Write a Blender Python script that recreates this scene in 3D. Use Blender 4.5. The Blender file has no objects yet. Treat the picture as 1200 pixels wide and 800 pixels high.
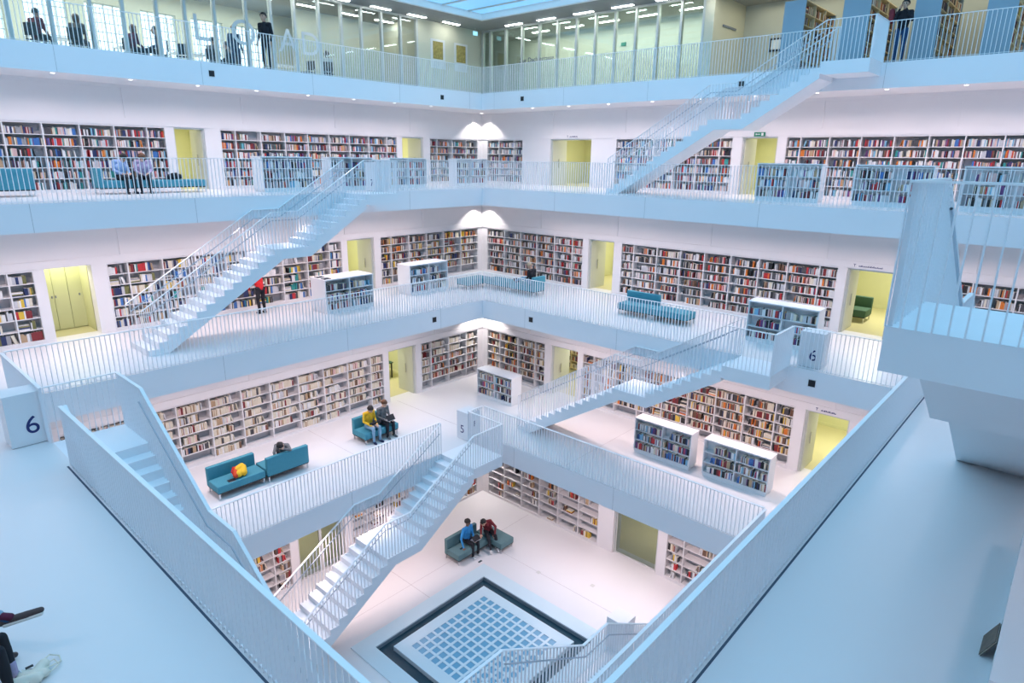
import bpy, bmesh, math, random
import numpy as np
from mathutils import Vector, Matrix
R = random.Random(7)
C = bpy.context.scene.collection
PI = math.pi
Z = lambda k: (k - 4) * 4.2
VOID = {5: 5.10, 6: 7.72, 7: 10.32, 8: 12.98}           # void edge on the two far sides
VS = {5: 4.98, 6: 7.48, 7: 10.05, 8: 12.98}             # on the two near sides
VW = {5: 5.00, 6: 7.54, 7: 10.25, 8: 12.98}
WALL = {4: 7.64, 5: 10.15, 6: 12.66, 7: 15.22}
TH = 0.735
CAM = (-10.06896, -9.85983, 13.87161)
YAW, PIT, ROL, FPX = math.radians(41.92785), math.radians(16.01769), math.radians(0.76961), 748.2087

# ------------------------------------------------------------------ materials
MATS = {}
def mat(name, col, rough=0.5, metal=0.0, noise=0.0, scale=6.0, bump=0.0, emit=None, estr=0.0, spec=0.5):
    m = bpy.data.materials.new(name); m.use_nodes = True
    nt = m.node_tree; b = nt.nodes['Principled BSDF']
    b.inputs['Base Color'].default_value = (*col, 1)
    b.inputs['Roughness'].default_value = rough
    b.inputs['Metallic'].default_value = metal
    b.inputs['Specular IOR Level'].default_value = spec
    if noise or bump:
        tc = nt.nodes.new('ShaderNodeTexCoord'); n = nt.nodes.new('ShaderNodeTexNoise')
        n.inputs['Scale'].default_value = scale; n.inputs['Detail'].default_value = 4
        nt.links.new(tc.outputs['Object'], n.inputs['Vector'])
        if noise:
            mx = nt.nodes.new('ShaderNodeMix'); mx.data_type = 'RGBA'
            mx.inputs[6].default_value = (*[c * (1 - noise) for c in col], 1)
            mx.inputs[7].default_value = (*[min(1, c * (1 + noise)) for c in col], 1)
            nt.links.new(n.outputs['Fac'], mx.inputs[0]); nt.links.new(mx.outputs[2], b.inputs['Base Color'])
        if bump:
            bp = nt.nodes.new('ShaderNodeBump'); bp.inputs['Strength'].default_value = bump
            bp.inputs['Distance'].default_value = 0.01
            nt.links.new(n.outputs['Fac'], bp.inputs['Height']); nt.links.new(bp.outputs['Normal'], b.inputs['Normal'])
    if emit:
        b.inputs['Emission Color'].default_value = (*emit, 1); b.inputs['Emission Strength'].default_value = estr
    MATS[name] = m
    return m
mat('wall_paint', (.87, .85, .86), .75, noise=.015, scale=2)
mat('floor_resin', (.80, .80, .815), .33, noise=.02, scale=.8)
mat('fascia', (.88, .90, .94), .55, noise=.012, scale=1.5)
mat('rail', (.88, .90, .94), .42)
mat('rail_top_highlight', (.95, .96, .98), .3)  # rail colour lightened to paint in the sky highlight along the top rails
mat('edge_gap', (.06, .09, .14), .7)
mat('joint', (.55, .53, .55), .6)
mat('seam', (.55, .57, .6), .8)
mat('dark_seam', (.22, .25, .3), .7)
mat('stair', (.87, .90, .94), .5, noise=.015, scale=2)
mat('handrail', (.50, .55, .62), .4, .3)
mat('shelf', (.82, .81, .82), .5)
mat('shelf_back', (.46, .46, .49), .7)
mat('case_white', (.80, .82, .85), .42)
mat('green_wall', (.64, .65, .40), .7, noise=.03, scale=1.5)
mat('green_floor', (.62, .58, .34), .35)
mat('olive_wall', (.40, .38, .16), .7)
mat('teal', (.055, .265, .35), .8, noise=.10, scale=30, bump=.15)
mat('slate_teal', (.105, .205, .225), .8, noise=.10, scale=30, bump=.15)
mat('dark_green', (.05, .12, .08), .8, noise=.1, scale=20)
mat('chrome', (.75, .76, .78), .22, .9)
mat('black', (.012, .013, .018), .5)
mat('dark_water', (.020, .060, .085), .12)
mat('trough', (.20, .27, .33), .4, noise=.15, scale=8)
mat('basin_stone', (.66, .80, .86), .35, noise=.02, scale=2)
mat('cell_glass', (.15, .40, .58), .35, noise=.08, scale=3)
mat('number_blue', (.012, .022, .14), .5)
mat('frame_metal', (.66, .68, .66), .4, .2)
mat('concrete', (.34, .34, .32), .8, noise=.08, scale=3, bump=.1)
mat('cream_wall', (.72, .70, .56), .7, noise=.03, scale=1.2)
mat('grey_wall', (.58, .60, .54), .7, noise=.03, scale=1.2)
mat('warm_panel', (.80, .68, .45), .6)
mat('blue_panel', (.30, .41, .50), .6, noise=.02, scale=2)
mat('paper', (.86, .82, .72), .8, noise=.06, scale=60)
mat('white', (.86, .86, .86), .5)
mat('lamp', (1, 1, 1), .4, emit=(1, .95, .90), estr=3)
mat('tube', (1, 1, 1), .4, emit=(.97, 1, .93), estr=22)
mat('exit_green', (.015, .15, .09), .4, emit=(.02, .2, .11), estr=.25)
mat('exit_blue', (.3, .7, .8), .4, emit=(.4, .85, 1.0), estr=.9)
mat('skylight', (.06, .10, .12), .3, emit=(.20, .52, .86), estr=1.0)
mat('skin', (.55, .33, .24), .55); mat('skin_dark', (.20, .11, .075), .55); mat('skin_light', (.62, .42, .33), .55)
mat('red_cloth', (.62, .015, .02), .8); mat('dark_red', (.20, .02, .03), .8, noise=.6, scale=18)
mat('yellow', (.78, .47, .02), .75, noise=.15, scale=9); mat('white_cloth', (.72, .72, .74), .8)
mat('blue_cloth', (.03, .27, .62), .8); mat('navy', (.012, .025, .085), .8)
mat('jeans', (.22, .38, .52), .85, noise=.15, scale=14); mat('dark_jeans', (.02, .075, .19), .85, noise=.15, scale=14)
mat('black_cloth', (.012, .013, .02), .85); mat('grey_cloth', (.16, .17, .18), .85, noise=.5, scale=25)
mat('light_blue', (.32, .45, .72), .85); mat('lilac', (.45, .38, .56), .85, noise=.2, scale=30); mat('brown_cloth', (.20, .15, .11), .85)
mat('hair_black', (.012, .010, .010), .5); mat('hair_brown', (.13, .055, .025), .5); mat('hair_fair', (.42, .33, .22), .5)
mat('brown_shoe', (.075, .055, .055), .7); mat('sole', (.78, .77, .74), .6); mat('maroon', (.10, .012, .045), .85)
mat('laptop', (.55, .57, .62), .35, .5); mat('bag_cream', (.80, .77, .66), .55, bump=.4, scale=14)
mat('orange_red', (.62, .06, .012), .75)
mat('dark_print', (.10, .075, .05), .5, noise=.9, scale=14)
mat('artwork', (.42, .33, .10), .6, noise=.8, scale=9)
def glass(name, tint, refl):
    m = bpy.data.materials.new(name); m.use_nodes = True; nt = m.node_tree
    nt.nodes.remove(nt.nodes['Principled BSDF']); out = nt.nodes['Material Output']
    t = nt.nodes.new('ShaderNodeBsdfTransparent'); t.inputs[0].default_value = (*tint, 1)
    g = nt.nodes.new('ShaderNodeBsdfGlossy'); g.inputs['Roughness'].default_value = .02; g.inputs[0].default_value = (.85, .95, 1, 1)
    f = nt.nodes.new('ShaderNodeFresnel'); f.inputs[0].default_value = refl
    mx = nt.nodes.new('ShaderNodeMixShader')
    nt.links.new(f.outputs[0], mx.inputs[0]); nt.links.new(t.outputs[0], mx.inputs[1]); nt.links.new(g.outputs[0], mx.inputs[2])
    nt.links.new(mx.outputs[0], out.inputs[0]); MATS[name] = m
glass('clear_glass', (.95, .98, .98), 1.35)
glass('green_glass', (.88, .95, .92), 1.40)
PAL = {
    'red': (.50, .03, .035), 'dark red': (.22, .025, .03), 'orange': (.68, .20, .03), 'yellow': (.72, .50, .06), 'cream': (.74, .68, .55),
    'white': (.80, .80, .80), 'pale pink': (.70, .48, .46), 'black': (.015, .015, .018), 'charcoal': (.075, .075, .085), 'grey': (.34, .34, .36),
    'brown': (.17, .09, .055), 'tan': (.48, .34, .21), 'navy': (.02, .035, .12), 'blue': (.05, .17, .46), 'sky blue': (.22, .48, .66),
    'teal green': (.03, .28, .27), 'green': (.06, .27, .08), 'olive green': (.17, .17, .06), 'purple': (.16, .06, .20), 'silver grey': (.58, .59, .62)}
PN = list(PAL)
for n_ in PN: mat('book ' + n_, PAL[n_], .55, noise=.12, scale=25)

# ------------------------------------------------------------------ mesh helpers
class MB:
    def __init__(s): s.v = []; s.f = []; s.m = []
    def hexa(s, p, mi=0, tops=None):
        n = len(s.v); s.v += [tuple(q) for q in p]
        for i, q in enumerate(((0, 3, 2, 1), (4, 5, 6, 7), (0, 1, 5, 4), (1, 2, 6, 5), (2, 3, 7, 6), (3, 0, 4, 7))):
            s.f.append(tuple(n + j for j in q)); s.m.append(tops if (tops is not None and i == 1) else mi)
    def box(s, x0, x1, y0, y1, z0, z1, mi=0):
        if x1 < x0: x0, x1 = x1, x0
        if y1 < y0: y0, y1 = y1, y0
        if z1 < z0: z0, z1 = z1, z0
        s.hexa([(x0, y0, z0), (x1, y0, z0), (x1, y1, z0), (x0, y1, z0), (x0, y0, z1), (x1, y0, z1), (x1, y1, z1), (x0, y1, z1)], mi)
    def fbox(s, F, a0, a1, d0, d1, z0, z1, mi=0):
        s.hexa([F(a0, d0, z0), F(a1, d0, z0), F(a1, d1, z0), F(a0, d1, z0), F(a0, d0, z1), F(a1, d0, z1), F(a1, d1, z1), F(a0, d1, z1)], mi)
    def prism(s, F, poly, d0, d1, mi=0):
        n = len(s.v); k = len(poly)
        for d in (d0, d1): s.v += [tuple(F(a, d, z)) for a, z in poly]
        s.f.append(tuple(range(n, n + k))); s.m.append(mi)
        s.f.append(tuple(range(n + 2 * k - 1, n + k - 1, -1))); s.m.append(mi)
        for i in range(k):
            j = (i + 1) % k
            s.f.append((n + i, n + k + i, n + k + j, n + j)); s.m.append(mi)
    def tube(s, pts, r, seg=6, mi=0):
        pts = [Vector(p) for p in pts]; n0 = len(s.v)
        for i, p in enumerate(pts):
            t = (pts[min(i + 1, len(pts) - 1)] - pts[max(i - 1, 0)]).normalized()
            a = t.cross(Vector((0, 0, 1)))
            if a.length < 1e-3: a = t.cross(Vector((1, 0, 0)))
            a.normalize(); b = t.cross(a)
            for j in range(seg):
                th = 2 * PI * j / seg; s.v.append(tuple(p + a * r * math.cos(th) + b * r * math.sin(th)))
        for i in range(len(pts) - 1):
            for j in range(seg):
                q = (j + 1) % seg
                s.f.append((n0 + i * seg + j, n0 + i * seg + q, n0 + (i + 1) * seg + q, n0 + (i + 1) * seg + j)); s.m.append(mi)
        s.f.append(tuple(n0 + j for j in range(seg))); s.m.append(mi)
        e = n0 + (len(pts) - 1) * seg
        s.f.append(tuple(e + j for j in reversed(range(seg)))); s.m.append(mi)
    def build(s, name, mats, parent=None, bevel=0, origin=None, smooth=False):
        me = bpy.data.meshes.new(name)
        v = s.v
        if parent is not None:
            inv = PINV[parent.name] if parent.name in PINV else parent.matrix_basis.inverted()
            v = [tuple(inv @ Vector(q)) for q in v]
        elif origin is not None:
            o = Vector(origin); v = [tuple(Vector(q) - o) for q in v]
        me.from_pydata(v, [], s.f)
        for m in ([mats] if isinstance(mats, str) else mats): me.materials.append(MATS[m])
        if any(s.m): me.polygons.foreach_set('material_index', s.m)
        bm = bmesh.new(); bm.from_mesh(me); bmesh.ops.recalc_face_normals(bm, faces=bm.faces)
        if bevel: bmesh.ops.bevel(bm, geom=bm.edges[:], offset=bevel, segments=3, affect='EDGES', profile=.6)
        bm.to_mesh(me); bm.free()
        if smooth: me.polygons.foreach_set('use_smooth', [True] * len(me.polygons))
        o = bpy.data.objects.new(name, me); C.objects.link(o)
        if origin is not None and parent is None: o.location = origin
        if parent is not None: o.parent = parent; PINV[o.name] = inv
        return o
PINV = {}
def tag(o, label, cat, group=None, kind=None):
    o['label'] = label; o['category'] = cat
    if group: o['group'] = group
    if kind: o['kind'] = kind
    return o
def thing(name, loc, label, cat, group=None, rz=0):
    o = bpy.data.objects.new(name, None); C.objects.link(o); o.empty_display_size = .1
    o.location = loc; o.rotation_euler = (0, 0, rz)
    PINV[o.name] = (Matrix.Translation(loc) @ Matrix.Rotation(rz, 4, 'Z')).inverted()
    return tag(o, label, cat, group)
def struct(o, label=None, cat=None):
    o['kind'] = 'structure'
    if label: o['label'] = label; o['category'] = cat
    return o
ORD = 'zeroth first second third fourth fifth sixth seventh eighth ninth tenth eleventh twelfth thirteenth fourteenth fifteenth sixteenth seventeenth eighteenth nineteenth twentieth'.split()
def ordw(i):
    if i <= 20: return ORD[i]
    t = {2: 'twenty', 3: 'thirty', 4: 'forty', 5: 'fifty'}[i // 10]
    return t + '-' + ORD[i % 10] if i % 10 else {'twenty': 'twentieth', 'thirty': 'thirtieth', 'forty': 'fortieth', 'fifty': 'fiftieth'}[t]

def SF(side, k):        # frame of a side: (along, distance from the centre, height above level k)
    z = Z(k)
    return {'N': lambda a, d, h: Vector((a, d, z + h)), 'E': lambda a, d, h: Vector((d, a, z + h)),
            'S': lambda a, d, h: Vector((a, -d, z + h)), 'W': lambda a, d, h: Vector((-d, a, z + h))}[side]
def edge(side, k): return VOID[k] if side in 'NE' else (VS[k] if side == 'S' else VW[k])

# ------------------------------------------------------------------ setting: floors, slabs, walls
FZ = 1.15                      # fountain trough centre square: -1.11..3.41
m = MB()
lo, hi = -1.11, 3.41
L = WALL[4] + .45
m.box(-L, lo, -L, L, -.3, 0); m.box(hi, L, -L, L, -.3, 0); m.box(lo, hi, -L, lo, -.3, 0); m.box(lo, hi, hi, L, -.3, 0)
struct(m.build('floor', 'floor_resin'))
m = MB(); m.box(1.43, 1.445, 3.95, 7.6, .0, .002); m.box(-7.0, 7.5, 4.9, 4.912, 0, .002); m.box(4.9, 4.912, -6, 4.9, 0, .002)
struct(m.build('trim_3', 'joint'))
m = MB(); m.box(5.1, 5.115, 5.3, 10.1, 4.2, 4.202); m.box(1.0, 1.012, 5.3, 10.1, 4.2, 4.202); m.box(5.3, 10.1, 1.5, 1.512, 4.2, 4.202)
struct(m.build('trim_4', 'joint'))
m = MB(); m.box(-VW[6] - .115, -VW[6] - .085, -VS[6], 3.1, 8.4, 8.403); m.box(-VW[6] - .115, VOID[6], -VS[6] - .115, -VS[6] - .085, 8.4, 8.403)
struct(m.build('trim_5', 'edge_gap'))
for k in (5, 6, 7, 8):
    o = (WALL[k] + .45) if k < 8 else 22.0
    cN, cS, cW = VOID[k], VS[k], VW[k]
    m = MB()
    m.box(-o, o, cN, o, Z(k) - TH, Z(k)); m.box(-o, o, -o, -cS, Z(k) - TH, Z(k))
    m.box(cN, o, -cS, cN, Z(k) - TH, Z(k)); m.box(-o, -cW, -cS, cN, Z(k) - TH, Z(k))
    ob = m.build('floor', ['floor_resin', 'fascia', 'wall_paint'])
    me = ob.data
    me.polygons.foreach_set('material_index', [0 if p.normal.z > .5 else (2 if p.normal.z < -.5 else 1) for p in me.polygons])
    struct(ob)
    s = MB()
    for side in 'NESW':
        F = SF(side, k); e = edge(side, k); a = -e + 1.1
        offs = {8: .55, 7: .2, 6: .9, 5: .5}[k]
        a = -e + offs
        while a < e - .2:
            s.fbox(F, a - .006, a + .006, e - .003, e + .01, -TH, 0); a += 4.1
    struct(s.build('trim_1', 'seam'))

RECESS, WT, OT = .34, .45, 2.17
doors = {}      # (k, side) -> list of (a0, a1, style)
cases = {}      # (k, side) -> list of divider lists
cases[7, 'N'] = [[-9.45, -8.42, -7.4, -6.37, -5.34, -4.33, -3.31, -2.3, -1.28, -.68], [1.26, 1.85, 2.87, 3.9, 4.93, 5.95, 6.97, 8.0, 9.0, 9.59], [11.58, 12.08, 13.1, 14.07, 14.94]]
doors[7, 'N'] = [(-.39, .69, 'y'), (9.89, 11.2, 'y')]
cases[7, 'E'] = [[12.29, 12.92, 13.95, 14.8], [1.32, 1.85, 2.85, 3.85, 4.85, 5.85, 6.77], [-11.5, -10.45, -9.4, -8.35, -7.3, -6.29, -5.3, -4.29, -3.27, -2.24, -1.24, -.72]]
doors[7, 'E'] = [(8.1, 10.53, 'y'), (-.41, .95, 'y')]
cases[6, 'N'] = [[-8.45, -7.4, -6.38, -5.76], [-3.89, -3.29, -2.25, -1.2, -.15, .9, 1.95, 3.0, 4.0, 4.58], [6.48, 7.07, 8.05, 9.09, 10.13, 11.22, 12.38]]
doors[6, 'N'] = [(-5.5, -4.3, 'c'), (4.84, 6.17, 'y')]
cases[6, 'E'] = [[6.46, 7.06, 8.06, 9.11, 10.11, 11.15, 12.29], [-3.87, -3.28, -2.23, -1.23, -.19, .85, 1.83, 2.87, 3.93, 4.53], [-10.5, -9.6, -8.6, -7.55, -6.5, -5.9]]
doors[6, 'E'] = [(4.89, 6.18, 'y'), (-5.5, -4.13, 'g')]
cases[5, 'N'] = [[-6.4, -5.4, -4.4, -3.33, -2.31, -1.27, -.25, .82, 1.85, 2.88, 3.93, 4.55], [6.48, 7.05, 8.07, 9.11, 9.86]]
doors[5, 'N'] = [(4.81, 6.2, 'y')]
cases[5, 'E'] = [[6.4, 6.97, 7.95, 9.03, 9.83], [-3.89, -3.3, -2.27, -1.25, -.22, .8, 1.84, 2.87, 3.9, 4.45]]
doors[5, 'E'] = [(4.70, 6.08, 'b'), (-5.5, -4.21, 'y')]
cases[4, 'N'] = [[-4.9, -3.9, -2.9, -1.9, -1.3], [1.05, 1.7, 2.7, 3.7, 4.7, 5.7, 6.7, 7.3]]
doors[4, 'N'] = [(-1.04, .75, 'o')]
cases[4, 'E'] = [[1.63, 2.56, 3.54, 4.49, 5.43, 6.38, 7.3], [-3.8, -2.8, -1.78, -1.14]]
doors[4, 'E'] = [(-.82, .98, 'o')]
SIDEN = {'N': 'north', 'E': 'east', 'S': 'south', 'W': 'west'}
for k in (4, 5, 6, 7):
    H = 4.2 - TH; w = WALL[k]
    for side in 'NE':
        F = SF(side, k)
        ops = sorted([(c[0], c[-1]) for c in cases[k, side]] + [(d[0], d[1]) for d in doors[k, side]])
        m = MB(); a = -w - WT if side == 'N' else -w - WT
        for (a0, a1) in ops:
            if a0 > a: m.fbox(F, a, a0, w, w + WT, 0, OT)
            m.fbox(F, a0, a1, w, w + WT, OT, H); a = a1
        m.fbox(F, a, w + WT, w, w + WT, 0, OT)
        for (p, q) in [(x, y) for x, y in zip([-w - WT] + [o_[1] for o_ in ops], [o_[0] for o_ in ops] + [w + WT])]:
            if q > p: m.fbox(F, p, q, w, w + WT, OT, H)
        # frieze panels above the shelves: two raised ledges and flat posts
        m.fbox(F, -w, w, w - .03, w, OT + .02, OT + .24)
        m.fbox(F, -w, w, w - .05, w, H - .10, H)
        b = -w + 1.0
        while b < w - .3:
            m.fbox(F, b, b + .12, w - .025, w, OT + .24, H - .10); b += 4.1
        struct(m.build('wall_' + SIDEN[side], 'wall_paint'))
    for side in 'SW':
        F = SF(side, k); m = MB(); m.fbox(F, -w - WT, w + WT, w, w + WT, 0, H)
        struct(m.build('wall_' + SIDEN[side], 'wall_paint'))

# door openings with their rooms
WPH = {(7, 'N'): 'upper gallery wall behind two seated readers', (7, 'E'): 'upper gallery wall behind the high staircase',
       (6, 'N'): 'middle gallery wall behind the red-clad visitor', (6, 'E'): 'middle gallery wall behind the teal bench',
       (5, 'N'): 'lower gallery wall behind two facing sofas', (5, 'E'): 'lower gallery wall behind two low bookcases',
       (4, 'N'): 'ground floor wall behind the staircase', (4, 'E'): 'ground floor wall facing the fountain'}
nd = 0
def area(name, loc, size, power, col, size_y=None, spot=None, rot=(0, 0, 0)):
    l = bpy.data.lights.new(name, 'AREA'); l.energy = power; l.color = col; l.shape = 'RECTANGLE' if size_y else 'DISK'; l.size = size
    if size_y: l.size_y = size_y
    o = bpy.data.objects.new(name, l); C.objects.link(o); o.location = loc; o.rotation_euler = rot
    return o
for (k, side), lst in doors.items():
    F = SF(side, k); w = WALL[k]
    for (a0, a1, st) in lst:
        nd += 1
        deep = {'y': 4.2, 'g': 4.6, 'c': .95, 'b': 3.2, 'o': 4.0}[st]; ext = 0.0 if st == 'c' else 1.3
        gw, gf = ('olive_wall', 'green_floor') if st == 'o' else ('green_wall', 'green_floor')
        r = MB(); q0, q1, d0, d1 = a0 - ext, a1 + (3.2 if st == 'b' else ext), w + WT, w + WT + deep
        r.fbox(F, q0, q1, d0 + .001, d1, -.2, .0, 1)
        r.fbox(F, q0 - .1, q1 + .1, d1, d1 + .1, 0, 2.75); r.fbox(F, q0 - .1, q0, d0, d1, 0, 2.75); r.fbox(F, q1, q1 + .1, d0, d1, 0, 2.75)
        r.fbox(F, q0 - .1, q1 + .1, d0, d1 + .1, 2.7, 2.8, 2)
        r.fbox(F, q0, a0, d0, d0 + .05, 0, 2.7); r.fbox(F, a1, q1, d0, d0 + .05, 0, 2.7); r.fbox(F, a0, a1, d0, d0 + .05, OT, 2.7)
        if st in 'yg': r.fbox(F, q0, q1, d1 - .02, d1, .0, .12, 0)
        struct(r.build('wall_lobby', [gw, gf, 'white']))
        p = F((a0 + a1) / 2, w + WT + deep * .5, 2.66)
        area('room_light', p, .9, {'y': 85, 'g': 90, 'c': 24, 'b': 60, 'o': 26}[st], (1, .96, .80))
        nm = 'door_%d' % nd
        d = MB()
        if st == 'c':       # built-in cupboard fronts at the back of a shallow recess
            for i in range(3):
                c0 = q0 + .02 + i * (q1 - q0) / 3
                d.fbox(F, c0, c0 + (q1 - q0) / 3 - .012, d1 - .04, d1, .03, 2.16)
            ob = struct(d.build(nm, 'green_wall'))
            h = MB()
            for c0 in ((q0 + (q1 - q0) / 3 - .05), (q0 + (q1 - q0) / 3 + .05), q1 - .1): h.fbox(F, c0 - .015, c0 + .015, d1 - .09, d1 - .04, 1.05, 1.12)
            h.build('door_handle', 'dark_seam', ob)
        else:
            t = .045
            d.fbox(F, a0, a0 + t, w + .06, w + WT, 0, OT); d.fbox(F, a1 - t, a1, w + .06, w + WT, 0, OT); d.fbox(F, a0 + t, a1 - t, w + .06, w + WT, OT - t, OT)
            ob = struct(d.build(nm, 'frame_metal'))
            if st == 'o':
                g = MB(); n = 2 if side == 'N' else 1
                for i in range(n):
                    c0 = a0 + t + i * (a1 - a0 - 2 * t) / n; c1 = a0 + t + (i + 1) * (a1 - a0 - 2 * t) / n
                    g.fbox(F, c0 + .05, c1 - .05, w + .14, w + .155, .06, OT - t - .05)
                    fr = MB()
                    for (x0, x1, z0, z1) in ((c0, c0 + .05, 0, OT - t), (c1 - .05, c1, 0, OT - t), (c0 + .05, c1 - .05, 0, .06), (c0 + .05, c1 - .05, OT - t - .05, OT - t)):
                        fr.fbox(F, x0, x1, w + .12, w + .17, z0, z1)
                    fr.build('leaf_frame', 'frame_metal', ob)
                g.build('glass_pane', 'clear_glass', ob)
            else:               # an open leaf folded against one jamb
                lf = MB()
                if side == 'N': lf.fbox(F, a1 - .09, a1 - .045, w + .10, w + .10 + min(1.0, a1 - a0 - .1), .01, OT - t)
                else: lf.fbox(F, a1 - .09, a1 - .045, w + .10, w + .10 + min(1.1, a1 - a0 - .1), .01, OT - t)
                lv = lf.build('door_leaf', 'grey_wall', ob)
                hh = MB(); hh.fbox(F, a1 - .13, a1 - .09, w + .55, w + .58, .85, 1.25); hh.build('door_handle', 'chrome', lv)

# ------------------------------------------------------------------ books: collected first, built last
BOOKS = []      # dict(corners, pi, cell, idx, thick word)
STY = {'fic': (['cream', 'white', 'silver grey', 'white', 'pale pink', 'red', 'dark red', 'dark red', 'orange', 'black', 'charcoal', 'grey', 'brown', 'tan', 'navy', 'blue', 'sky blue', 'teal green', 'purple', 'navy', 'black', 'white', 'cream', 'charcoal', 'silver grey', 'pale pink'], .88, (.016, .040), (.185, .245)),
       'dark': (['white', 'silver grey', 'white', 'cream', 'black', 'charcoal', 'black', 'red', 'dark red', 'grey', 'pale pink', 'navy', 'brown', 'orange', 'white', 'tan', 'black', 'silver grey', 'charcoal'], .86, (.016, .04), (.19, .25)),
       'cream': (['cream', 'cream', 'cream', 'cream', 'white', 'tan', 'cream', 'silver grey', 'charcoal', 'brown', 'pale pink', 'white', 'cream', 'cream', 'white', 'cream', 'cream', 'tan', 'dark red'], .76, (.018, .045), (.19, .25)),
       'warm': (['orange', 'tan', 'brown', 'black', 'charcoal', 'dark red', 'dark red', 'cream', 'cream', 'grey', 'navy', 'silver grey', 'yellow', 'white', 'black', 'brown', 'cream', 'charcoal'], .84, (.016, .042), (.19, .26)),
       'files': (['cream', 'white', 'cream', 'navy', 'navy', 'charcoal', 'red', 'dark red', 'white', 'white', 'cream', 'silver grey', 'tan', 'teal green', 'black', 'grey', 'blue', 'yellow', 'silver grey', 'olive green'], .72, (.025, .09), (.20, .28)),
       'sparse': (['cream', 'black', 'red', 'brown', 'tan', 'white', 'orange', 'charcoal', 'dark red', 'yellow', 'white', 'grey'], .22, (.02, .05), (.19, .25)),
       'low': (['black', 'charcoal', 'navy', 'white', 'cream', 'grey', 'silver grey', 'blue', 'sky blue', 'red', 'dark red', 'tan', 'black', 'white', 'pale pink', 'purple'], .84, (.018, .045), (.18, .25))}
def fill(F, a0, a1, z0, h, dfront, depth, style, cell, rev=False):
    pal, fr, wr, hr = STY[style]
    L = a1 - a0
    if L < .1: return
    lim = a0 + L * min(1, max(.05, R.gauss(fr, .12)))
    items = []
    a = a0 + .008
    if style == 'sparse':
        a = a0 + R.uniform(.02, L * .55); lim = min(a1, a + R.uniform(.1, .4))
        if R.random() < .22: return
    run = R.choice(pal)
    mode_r = R.random()
    if style in ('files', 'warm', 'sparse') and mode_r < .16:        # lying pile
        zz = z0
        for i in range(R.randint(2, 5)):
            t = R.uniform(.025, .05)
            if zz + t > z0 + h - .03: break
            p = [F(a, dfront, zz), F(a + .26, dfront, zz), F(a + .26, dfront + .19, zz), F(a, dfront + .19, zz)]
            q = [v + Vector((0, 0, t - .001)) for v in p]
            items.append((p + q, R.choice(pal), 'flat-lying', t)); zz += t
        a += .30
    hrun = min(h - .04, R.uniform(*hr))
    while a < lim:
        t = R.uniform(*wr)
        if a + t > a1 - .006: break
        if R.random() < .72: run = R.choice(pal)
        if R.random() < .5: hrun = min(h - .035, R.uniform(*hr))
        bh = hrun * R.uniform(.97, 1.0); dp = R.uniform(.13, .17); off = R.uniform(0, .02)
        lean = 0
        nxt = a + t
        if (nxt + .02 >= lim) and lim < a1 - .15 and R.random() < .5: lean = R.uniform(.1, .28)
        d0 = dfront + off; d1 = dfront + off + dp
        sh = math.sin(lean) * bh
        if lean: a += 0.002
        zb = z0 + .0
        lower = [F(a, d0, zb), F(a + t, d0, zb), F(a + t, d1, zb), F(a, d1, zb)]
        up = Vector(F(a, d0, zb + 1)) - Vector(F(a, d0, zb)); al = Vector(F(a + 1, d0, zb)) - Vector(F(a, d0, zb))
        upper = [v + up * (bh * math.cos(lean)) - al * sh * .0 + al * (-sh if False else 0) for v in lower]
        if lean:
            tl = t / math.cos(lean)
            lower = [F(a + sh, d0, zb), F(a + sh + tl, d0, zb), F(a + sh + tl, d1, zb), F(a + sh, d1, zb)]
            upper = [v + up * (bh * math.cos(lean)) - al * sh for v in lower]
            if a + sh + tl > a1 - .004: break
        items.append((lower + upper, run, 'leaning' if lean else '', t)); a = nxt + .0015 + (sh if lean else 0)
        if R.random() < .02: a += R.uniform(.03, .12)
    if rev: items = items[::-1]
    for i, (cn, col, how, t) in enumerate(items): BOOKS.append(dict(c=cn, col=col, how=how, t=t, cell=cell, i=i + 1, h=0))

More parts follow.
